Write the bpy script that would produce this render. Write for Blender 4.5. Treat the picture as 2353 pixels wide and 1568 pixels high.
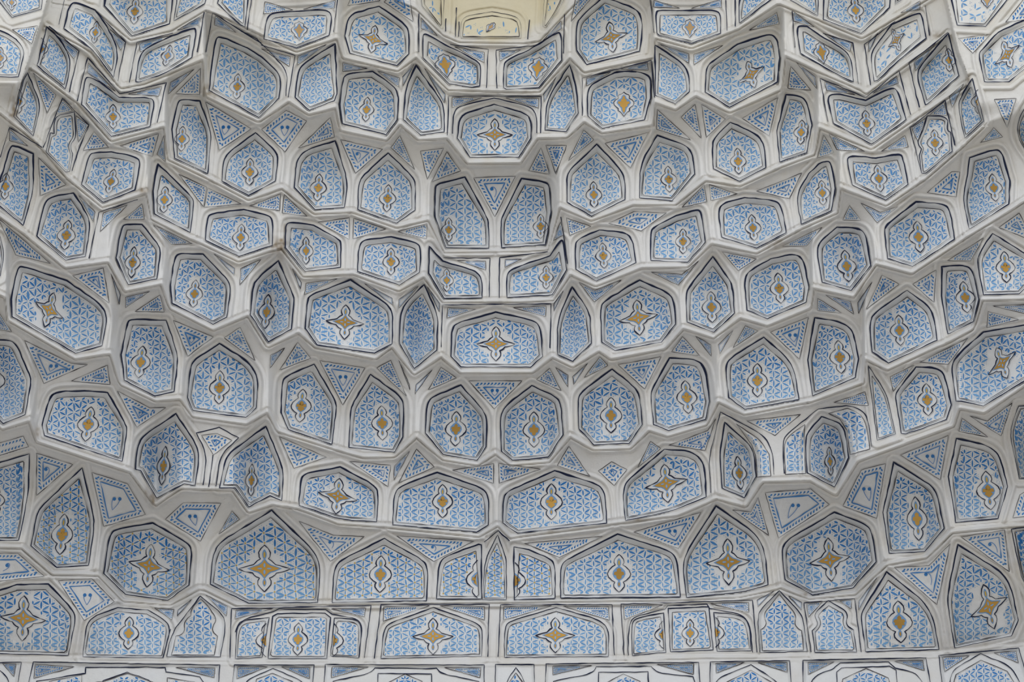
# A painted plaster muqarnas vault (half dome of stalactite niches over a flat wall band), rebuilt as real relief:
# every zigzag ledge is put at one constant height above the floor, which fixes where it stands in plan; the niche
# walls between two ledges rise upright and then curve forward to the ledge above.
import bpy, math, random
import numpy as np
from mathutils import Matrix, Vector
random.seed(7); RNG = np.random.default_rng(7)
scene = bpy.context.scene
for o in list(bpy.data.objects): bpy.data.objects.remove(o, do_unlink=True)
# ------------------------------------------------------------ camera, sky, exposure
W, H, FOC = 2353.0, 1568.0, 2600.0
PITCH = math.radians(45.7); EYE = 1.6
cam = bpy.data.cameras.new('camera'); cam_ob = bpy.data.objects.new('camera', cam)
scene.collection.objects.link(cam_ob); scene.camera = cam_ob
cam.sensor_fit = 'HORIZONTAL'; cam.sensor_width = 36.0; cam.lens = FOC / W * 36.0
cam.clip_start = 0.1; cam.clip_end = 500
cam_ob.location = (0, 0, EYE); cam_ob.rotation_euler = (math.pi / 2 + PITCH, 0, 0)
world = bpy.data.worlds.new('overcast_sky'); scene.world = world; world.use_nodes = True
bg = world.node_tree.nodes['Background']
bg.inputs['Color'].default_value = (0.905, 0.945, 1.0, 1); bg.inputs['Strength'].default_value = 1.6
scene.view_settings.view_transform = 'Standard'; scene.view_settings.look = 'None'
scene.view_settings.gamma = 1.0; scene.view_settings.use_curve_mapping = False
scene.view_settings.exposure = 0.12
# ---------------------------------------------------------------- survey data
# Outlines surveyed on sixteen plates; 'a0'..'d3' name the plate, x,y follow in plate units
# (1 unit = 1/3.92 of a survey pixel); a trailing ~ marks a rounded corner.
NICHES = '''
n|a0 0,20 105,157 372,82 385,-60 -60,-60|D a0 105,20 150 0
n|a0 -60,265 60,285~ 232,430~ 165,692 -60,690|D a0 5,520 190 0
n|a0 215,720 250,655 368,950~ 300,1228 125,1050|h a0 168,915 215 0
n|a0 335,590 420,240 560,370~ 645,560~ 588,802|h a0 372,440 200 0
n|a0 575,255 625,40~ 690,15~ 860,95 985,270~ 1070,470~ 1022,700 830,440~|D a0 860,290 205 8 0.85
n|a0 940,50 955,-60 1560,-60 1525,215 1190,322|D a0 1215,100 235 5
n|a0 1565,188 1600,-50 1870,-60 1845,35|N
n|a0 1222,735 1255,500~ 1330,420~ 1560,320 1740,250~ 1772,270~ 1725,520 1480,665~ 1245,740|D a0 1510,500 195 15
n|a0 735,940 765,710~ 800,690~ 900,740 1075,878 1330,878~ 1395,900~ 1350,1140 1005,1228|D a0 1018,1050 220 0
p|a0 415,1372 455,1195 490,1200 485,1070~ 540,1035 668,1010 690,1240~ 625,1310~ 655,1385 628,1545 592,1550|N
n|a0 1550,1165 1600,915~ 1640,895~ 1800,910 1905,1200~ 1870,1565 1575,1425|D a0 1640,1250 225 4
n|a0 1885,815 1905,600 1945,340~ 1990,330~ 2225,430 b0 0,510 185,680~ 160,885 0,1040 a0 2330,1057|D a0 2138,778 230 4
n|a1 -60,240 a0 40,1500 90,1320~ 130,1310~ 300,1385 a1 300,150~ 270,250 210,465|D a1 50,110 235 4
n|a0 1960,30 1985,-60 2240,-60 2205,243 2150,215~|N
n|a1 735,95 a0 800,1400~ 850,1375~ 1000,1370 1130,1390 1240,1420~ 1262,1470~ a1 1215,145 930,255|D a1 1000,65 225 14
n|a1 1390,360 1380,150 a0 1405,1560 1420,1480 1520,1568 a1 1730,210~ 1745,260~ 1715,528|D a1 1482,230 240 4
n|a1 2000,65 a0 2010,1450~ 2060,1370~ 2300,1195 b0 130,1360~ 155,1430~ b1 125,65 a1 2240,192|D a1 2250,-20 245 2
n|b0 25,350 50,160~ 110,110~ 340,100 550,85~ 645,115~ 610,320 320,430|P b0 343,278 175 0
n|b0 755,325 785,130~ 1065,55 1300,220~ 1335,300~ 1330,485 1225,590 800,480|S b0 1010,352 250 -18
n|b0 305,875 335,630~ 400,560~ 665,395 685,850 660,905 435,993|N
n|b0 710,940 735,720~ 770,660~ 1005,645 1180,760~ 1240,850~ 1225,1080 1125,1212 735,1115|D b0 950,985 220 5
n|b0 1280,1075 1300,800~ 1395,588 1620,900~ 1650,1000~ 1648,1187 1440,1217|N
n|b0 1460,520 1455,330~ 1475,295~ 1660,405 1800,470 1960,560~ 1980,600~ 1970,775 1900,785 1695,755|P b0 1660,590 220 -10
y|b0 1800,345 1795,190~ 1850,140~ 2080,105 2290,140~ 2345,200~ 2340,345|P b0 2065,245 110 40
y|b0 1440,-40 1450,50 1620,255 1640,262 1650,-40|N
n|b0 315,1500 325,1440~ 400,1350~ 668,1270 760,1568 b1 778,100~ 750,300 485,320 300,120|D b1 515,122 245 5
n|b1 870,320 880,70~ b0 930,1568~ 1145,1375 1340,1568~ b1 1390,70~ 1385,325 1220,443|D b1 1140,218 245 4
n|b0 1770,1245 1785,1040~ 2100,940 c0 40,1025~ 82,1090~ 80,1245 0,1370 b0 2320,1415 1880,1418|S b0 2105,1212 285 0
n|b0 2185,790 2182,600~ 2210,540~ c0 60,450 320,285~ 350,310~ 355,540 148,790 b0 2210,802|P c0 140,620 215 8
y|c0 185,240 200,-40 390,-40 350,60~ 215,250|N
n|c0 490,450 485,230~ 530,150~ 735,-30 1030,80~ 1080,170~ 1075,340 1055,462 580,582|S c0 802,335 275 15
n|c0 1215,300 1200,110~ 1230,92~ 1500,95 1740,88~ 1790,130~ 1785,300 1525,390 1235,320|P c0 1510,255 170 0
n|c0 1200,860 1195,405 1450,570~ 1505,680~ 1505,825 1380,937|N
n|c0 1650,830 1655,620~ 1700,560~ 1940,400 2230,300~ 2300,350~ 2318,520 2300,740 1868,965|S c0 2062,670 245 32
n|c0 205,1170 215,950~ 270,820~ 428,585 490,800~ 503,1020 395,1185|N
n|c0 590,1045 585,830~ 620,760~ 830,655 930,635~ 1120,660~ 1160,720~ 1155,890 1100,1080 720,1155|P c0 915,940 220 0
n|c0 1958,208 1950,20~ 1975,-60 2330,-60 2245,-5|N
n|c0 1722,1520 1710,1300~ 1735,1235~ 1875,1100 2120,1215~ 2180,1300~ 2195,1512 c1 1955,65|D c0 1945,1450 235 -3
n|d0 125,1180 210,852 340,862~ 400,920~ 440,1130 395,1378 152,1460|D d0 345,1190 220 4
n|c1 1055,215 c0 1060,1568 1080,1450~ 1215,1220 1480,1310~ 1540,1400~ c1 1550,0 1350,240|D c1 1320,45 235 -4
n|c1 405,255 402,20~ c0 430,1530~ 672,1300 890,1530~ c1 928,60~ 925,230 625,378|D c1 645,185 235 -2
n|d0 250,0 495,143 500,-60 250,-60|N
n|d0 545,175 550,-60 1150,-60 1140,70 885,300|D d0 835,90 240 -6
n|d0 1190,40 1200,-60 1290,-60 1250,0|N
n|d0 340,480 305,260~ 330,230~ 400,240 550,340 740,450~ 800,540~ 815,740 630,650~|P d0 530,478 200 -12 0.85
x|d0 1000,730 970,520~ 1000,430~ 1160,220 1400,115~ 1430,130~ 1470,345 1250,520~ 1030,725|S d0 1200,360 210 40 0.8
n|d0 1465,942 1385,680~ 1420,590~ 1540,450 1670,300 1765,680 1480,938|D d0 1675,540 210 -4
n|d0 1818,1248 1755,950~ 1800,840~ 1885,705 1990,1090|H d0 1940,915 220 0
n|d0 635,1110 580,880~ 620,845~ 700,850 925,905 1150,790~ 1210,800~ 1290,1080 980,1298|D d0 935,1110 235 -6
p|d0 1430,1560 1410,1400 1425,1340 1385,1290~ 1440,1180~ 1480,1045 1640,1045~ 1665,1090 1655,1180~ 1690,1190 1705,1365 1470,1560|D d0 1550,1285 240 -4
n|d1 805,100 d0 758,1450~ 775,1400~ 1020,1425 1240,1380~ 1265,1440~ d1 1308,95 1105,235|D d1 1045,38 245 -8
n|d0 1998,738 1945,500~ 1960,460~ 2120,290 2400,160 2430,560 2215,736|S d0 2200,490 250 38
x|d0 1748,225 1690,-60 2250,-60 2005,237|P d0 2020,10 130 0
n|d1 1860,497 1800,220~ 1845,0 d0 1862,1420 2080,1348~ 2150,1360~ d1 2225,60 2215,270|D d1 2080,122 250 -8
n|d0 2430,850 2290,1100~ 2295,1250~ 2430,1450|N
n|d1 345,452 300,190~ d0 410,1568 500,1480 580,1440~ 622,1490~ d1 650,130 618,330|D d1 535,168 225 -4
n|a1 330,560 400,260~ 470,200~ 662,172 790,370~ 812,460~ 770,740 590,775|D a1 598,550 270 8
n|a1 1045,755 1095,480~ 1130,450~ 1280,455 1430,640~ 1448,690~ 1412,945 1155,998|D a1 1195,795 280 6 0.8
n|a1 1848,595 1865,395~ 1900,355~ 2195,320 b1 60,370~ 108,410~ 98,645 a1 2150,742|D a1 2168,570 240 4
n|a1 108,1285 102,1130 155,850~ 200,828~ 600,960 890,1160~ 968,1270~ 918,1545 a2 682,47|S a1 445,1225 320 -30 0.8
n|a1 1550,1165 1535,1000 1575,745~ 1620,715~ 1830,722 2050,950~ 2080,1030~ 2040,1290 1918,1352|D a1 1752,1078 250 6
n|a1 2258,1270 2275,1010~ 2330,930~ b1 155,782 290,1100~ 298,1140~ 270,1400 65,1512|D b1 50,1240 310 6 0.75
n|a2 1120,290 1092,60 a1 1145,1340~ 1175,1308~ 1495,1320 a2 1595,40~ 1600,120~ 1568,392 1395,432|D a2 1268,125 290 8
n|a1 -100,1490 120,1498~ a2 160,0 275,260~ 280,310~ 225,600 30,680 -100,560|D a2 -60,290 340 0
n|a1 -120,500 0,560 42,720~ 0,920 -120,980|N
n|b1 218,665 220,470~ 245,430~ 470,460 700,590~ 720,620~ 715,840 395,878|D b1 405,690 245 0 0.85
n|b1 870,880 880,640~ 930,590~ 1170,567 1410,620~ 1440,680~ 1428,885 1245,1000|D b1 1170,788 245 0
n|b1 1565,375 1570,110~ 1590,90~ 1835,28 2030,380~ 2050,440~ 2050,668 1665,665|D b1 1690,500 215 0
n|b1 2165,663 2158,430~ 2180,370~ 2345,40 c1 210,70~ 245,110~ 258,345 208,638|D c1 165,470 220 0
n|b1 1512,895 1515,650 1635,785 1950,880~ 1992,960~ 1990,1118 1648,1120|D b1 1672,955 205 0
n|b1 2215,1112 2210,910~ 2250,860~ c1 250,735 345,595~ 370,605~ 398,865 270,1090|D c1 215,930 210 0
n|b1 398,1390 415,1150~ 440,1090~ 805,955 1140,1175~ 1188,1260~ 1178,1530 b2 1022,45 b1 505,1540|S b1 757,1335 310 -5
n|b2 1250,-40 b1 1248,1500 1255,1255~ 1310,1150~ 1468,998 1580,1240~ 1590,1330 b2 1582,20 1378,185|N
n|b2 1712,75 b1 1718,1400~ 1755,1345~ 2112,1245 c1 110,1320~ 168,1390~ c2 182,75 75,172 b2 1800,170|S b1 2115,1530 310 0
n|c2 318,60 c1 318,1400 335,1270~ 450,1020 590,1215~ 608,1290 622,1525 c2 455,120|N
n|c1 485,860 475,640~ 510,580~ 695,505 900,520~ 990,570~ 1025,800 665,965|D c1 730,735 230 -4
n|c1 1160,780 1155,540~ 1180,480~ 1390,375 1570,322~ 1610,330~ 1650,615 1490,793|D c1 1448,605 225 0
n|c1 1797,570 1765,330~ 1800,265~ 2005,212 2280,238~ 2335,290~ d1 210,530 c1 2112,668|D c1 2078,482 235 -6
n|c1 718,1515 705,1200~ 745,1140~ 1055,955 1325,1075~ 1370,1160~ 1382,1352 1255,1515 c2 835,22|S c1 1045,1295 320 10
n|c1 1485,1335 1475,1080~ 1500,1020~ 1717,745 1870,960~ 1890,1010~ 1912,1255 1725,1425|D c1 1706,1198 280 -3
n|c1 2027,1225 1998,950~ 2045,870~ d1 70,765 290,715~ 370,775~ 412,1020 390,1155 38,1305|D d1 148,1028 275 -6
n|d1 535,975 485,690~ 520,600~ 670,480 870,485~ 930,550~ 972,825 795,1050|D d1 755,828 285 -8
n|d1 1125,760 1095,510~ 1110,460~ 1380,250 1640,270~ 1690,340~ 1725,590 1350,833|D d1 1402,565 285 -6
n|d1 1665,1445 1610,1100 1612,835 1830,820~ 1890,870~ 1945,1125 1895,1330|D d1 1822,1110 285 -8
n|d1 1987,1088 1928,790~ 1955,700~ 2068,535 2400,740 2430,960 2310,1078|D d1 2185,838 280 -5
n|d2 985,35 d1 962,1340~ 1000,1255~ 1300,1048 1505,1200~ 1545,1310~ 1570,1497 d2 1130,136|D d1 1230,1408 275 -4
n|d2 448,432 405,110 d1 465,1295 690,1328~ 800,1395~ 830,1500~ d2 860,95 832,265|D d2 692,80 300 -6
n|d2 1740,480 1695,160~ 1750,70~ d1 1830,1560 1985,1425 2430,1350 d2 2430,250 1987,522 1785,478|S d2 2152,135 290 40
n|a2 380,690 440,460~ 500,395~ 760,385 970,400 1130,680~ 1145,740~ 1100,1022 400,790|D a2 795,685 315 10
n|a2 1690,445 1715,180~ 1745,110~ a1 1975,1528 a2 2220,110~ 2325,250~ 2308,540 2215,627 1738,562|D a2 1977,355 300 2
n|a2 1218,1092 1240,880~ 1290,790~ 1585,593 1770,870~ 1795,980~ 1758,1240 1660,1222 1412,1352 1268,1105|D a2 1472,1060 350 6 0.55
n|a2 1977,1262 2020,1040~ 2060,950~ b2 42,705 180,1040~ 200,1130~ 185,1375 80,1330 a2 2240,1432 2120,1260|D a2 2265,1190 290 2 0.6
n|a2 -100,1060 265,955 258,1280~ a3 205,130 165,290 -100,290|D a2 -35,1370 250 0
g|a3 280,338 a2 330,1500~ 380,1420~ 740,1080 835,1480~ a3 850,160~ 797,515 512,535|D a3 560,235 370 7 0.85
g|a3 935,590 985,250~ 1040,190~ 1375,135 1700,320~ 1728,390~ 1700,695 1510,832 1130,775|S a3 1342,520 390 -12 0.85
g|a3 1895,688 1915,430~ 1975,310~ b3 95,22 480,390~ 535,530~ 510,850 0,856 a3 2240,856|S b3 30,545 420 0
p|a3 745,1340 780,1040~ 860,970~ 1060,897 1335,920 1490,1010~ 1535,1090~ 1470,1350|D a3 1160,1125 295 3
w|a3 1500,1340 1550,1120~ 1805,795 2010,960~ 2035,1060~ 1985,1340|N
f|a3 1545,1325 1585,1155 1670,1130~ 1650,1020~ 1720,970 1720,900~ 1808,818 1890,900~ 1910,940 1960,1000~ 1895,1100~ 1960,1155 1930,1325|N
n|a3 -80,760 0,740 150,690 435,685 660,920~ 680,1000~ 615,1327 -80,1310|S a3 208,995 410 -5 0.9
p|a3 2120,1358 2130,1080~ 2190,1010~ b3 72,985 8,1345|H b3 45,1190 300 0
p|b3 62,1355 105,975 150,950 575,945 625,985 590,1355|D b3 332,1180 290 2
p|b3 625,1335 660,990 850,1000~ 910,1060~ 880,1350|h b3 650,1190 300 2
g|b3 640,850 655,560~ 700,480~ 1110,275 1460,470~ 1505,550~ 1490,835|D b3 1075,595 330 2
g|b3 1580,820 1598,510~ 1650,440~ 1960,325 1985,330 1985,820|H b3 1950,640 340 0
g|b3 1995,825 2012,480~ 2130,240 2210,460~ 2208,825|N
g|b3 2280,825 2275,350 c3 60,375 260,460~ 298,520~ 295,815|h b3 2285,650 320 0
p|b3 1080,1355 1105,1100~ 1150,1040~ 1550,897 1960,1040~ 1995,1110~ 1985,1335|S b3 1548,1155 330 0
p|b3 2190,1345 2195,1070~ 2240,1020~ c3 305,895 700,1010~ 780,1090~ 775,1335|S c3 298,1145 320 0
n|c3 348,810 345,530~ 390,470~ 860,235 1330,385~ 1395,460~ 1425,800|D c3 872,588 340 0
n|c3 1478,805 1445,520~ 1490,380~ c2 1745,1425 c3 2090,220~ 2180,360~ 2215,690 2000,755~|S c3 1855,485 415 3 0.85
p|c3 990,1330 985,1050~ 1020,990~ 1275,945 1295,1300|H c3 1270,1140 250 0
p|c3 1335,1295 1315,905 1680,890 1720,1280|D c3 1512,1125 245 0
p|c3 1755,1290 1725,940 1950,960~ 2040,1020~ 2065,1285|h c3 1740,1120 270 0
w|c3 2145,1302 2120,990~ 2145,915~ d3 147,745 345,950~ 368,1040~ 400,1292|N
f|c3 2165,1285 2150,1095 2215,1050~ 2165,960~ 2225,890 d3 147,775 230,880 310,960~ 275,1060~ 350,1105 365,1280|N
p|d3 470,1300 445,1105 510,1050~ 455,970~ 510,900~ 590,835 700,900 770,940~ 740,1060~ 815,1095 845,1297|N
n|d3 925,1295 885,980~ 900,920~ 1115,575 1450,840~ 1540,1000~ 1585,1275|D d3 1230,1025 380 -4
n|d3 1728,1262 1662,850~ 1675,720~ 1755,330 2140,570~ 2230,690~ 2300,1010 2240,1150|S d3 2035,890 410 28 0.8
n|d3 200,645 170,400~ 200,300~ 645,38 940,150~ 985,230~ 1020,485 810,718 445,783|S d3 603,465 390 10 0.85
n|d3 1138,407 1082,40 d2 1180,1030 1520,1240~ 1575,1330~ d3 1605,60 1632,185 1458,392|D d3 1388,95 395 -5 0.75
n|d3 1740,130 d2 1670,1160 1745,815 2030,880~ 2130,960~ 2205,1250 d3 2118,95|D d2 2030,1285 350 -8
n|d2 2310,1180 2228,790~ 2245,680~ 2305,525 2430,520 2430,1180|N
n|d3 2238,192 2430,165 2430,800 2330,620|N
n|d2 1250,770 1190,430~ 1220,370~ 1380,170 1580,180~ 1640,250~ 1695,510 1655,645 1290,775|D d2 1480,465 290 -4
p|d2 1030,830 985,480 948,160 1110,400~ 1195,775|N
n|c2 1800,1260 1780,960~ 1825,670 2060,880~ 2090,980~ 2105,1160 2000,1350|D c2 1955,1125 300 -6 0.7
f|c2 2112,1165 2100,960 2065,870 1925,680 2160,840~ 2225,960 2240,1155|N
n|d2 400,1125 380,860~ 400,760~ 530,620 690,670~ 740,750~ 772,990 645,1255|D d2 605,1020 260 -4 0.6
f|d2 205,1140 190,870~ 230,790~ 380,690 370,860 385,1130|N
f|d2 590,590 760,545 870,580~ 930,680~ 965,910 785,960 755,740 690,640|N
n|c2 930,1555 905,1290~ 940,1200~ 1280,912 1530,930~ 1640,1030~ 1655,1345 1330,1475~|S c2 1297,1220 345 12
n|b2 2165,930 2155,600~ 2210,510~ c2 85,340 310,440~ 350,510~ 365,780 235,985 b2 2262,1012|D c2 105,735 320 0
n|b2 1480,765 1495,490~ 1560,430~ 1800,335 2000,560~ 2035,640~ 2025,890 1945,1012 1640,960|D b2 1755,728 310 2
n|c2 510,725 500,450~ 540,390~ 810,190 1020,360~ 1060,440~ 1080,690 965,858 645,872|D c2 800,605 320 0
n|c2 1185,690 1155,430~ 1175,360~ 1325,90 1580,105~ 1650,190~ 1685,480 1650,645 1320,742|D c2 1482,442 300 -6
n|c2 1860,445 1830,180~ 1860,100~ c1 2175,1470 d2 230,100~ 290,220~ 325,465 c2 2005,553|D c2 2118,290 300 0
n|b2 180,580 190,310~ 215,260~ 475,145 660,460~ 680,520~ 638,868 245,735|D b2 362,520 300 6
n|b2 790,895 805,560~ 830,490~ 988,237 1260,440~ 1285,520~ 1275,800 1200,940|D b2 1090,675 310 -2
n|b2 340,1418 358,1190~ 390,1130~ 712,1073 1020,1235~ 1058,1310~ 1040,1566 720,1545~|S b2 690,1335 320 -12
n|b3 1185,150 b2 1195,1330~ 1240,1250~ 1585,1120 2000,1265~ 2050,1340~ b3 2045,155 1940,215|D b2 1635,1380 300 0
n|b3 2178,135 b2 2180,1350~ 2220,1290~ c2 290,1107 690,1230~ 745,1310~ c3 762,135 0,220 b3 2310,228|D c2 262,1385 325 0
w|a3 -120,1395 190,1390 150,1660 -120,1660|N
w|a3 300,1388 1980,1415 1960,1660 240,1660|N
w|a3 2110,1415 b3 475,1415 460,1660 a3 2085,1660|N
w|b3 580,1410 2010,1415 2005,1660 560,1660|N
w|b3 2112,1410 c3 105,1410 115,1660 b3 2105,1660|N
w|c3 215,1405 1590,1390 1605,1660 205,1660|N
w|c3 1695,1385 d3 240,1375 260,1660 c3 1690,1660|N
w|d3 360,1372 1470,1350 1520,1660 365,1660|N
w|d3 1585,1330 2305,1262 2400,1600 1625,1660|N
f|a3 420,1660 445,1560 735,1505 735,1660|N
f|a3 800,1660 800,1580 930,1560 1150,1490 1350,1560 1440,1590 1440,1660|N
f|a3 1505,1660 1505,1530 1750,1565 1850,1660|N
f|b3 -60,1660 -40,1540 100,1490 280,1560 370,1660|N
f|b3 1120,1660 1150,1570 1300,1495 1450,1560 1470,1660|N
f|b3 2225,1660 2240,1560 2295,1485 2350,1560 2352,1660|N
f|c3 740,1660 760,1575 910,1495 1060,1560 1080,1660|N
f|c3 1780,1660 1800,1590 2060,1460 d3 130,1600 160,1660|N
f|d3 700,1660 720,1540 930,1445 1130,1530 1170,1660|N
f|d3 1700,1660 1740,1500 1965,1370 2200,1470 2280,1600|N
'''
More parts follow.
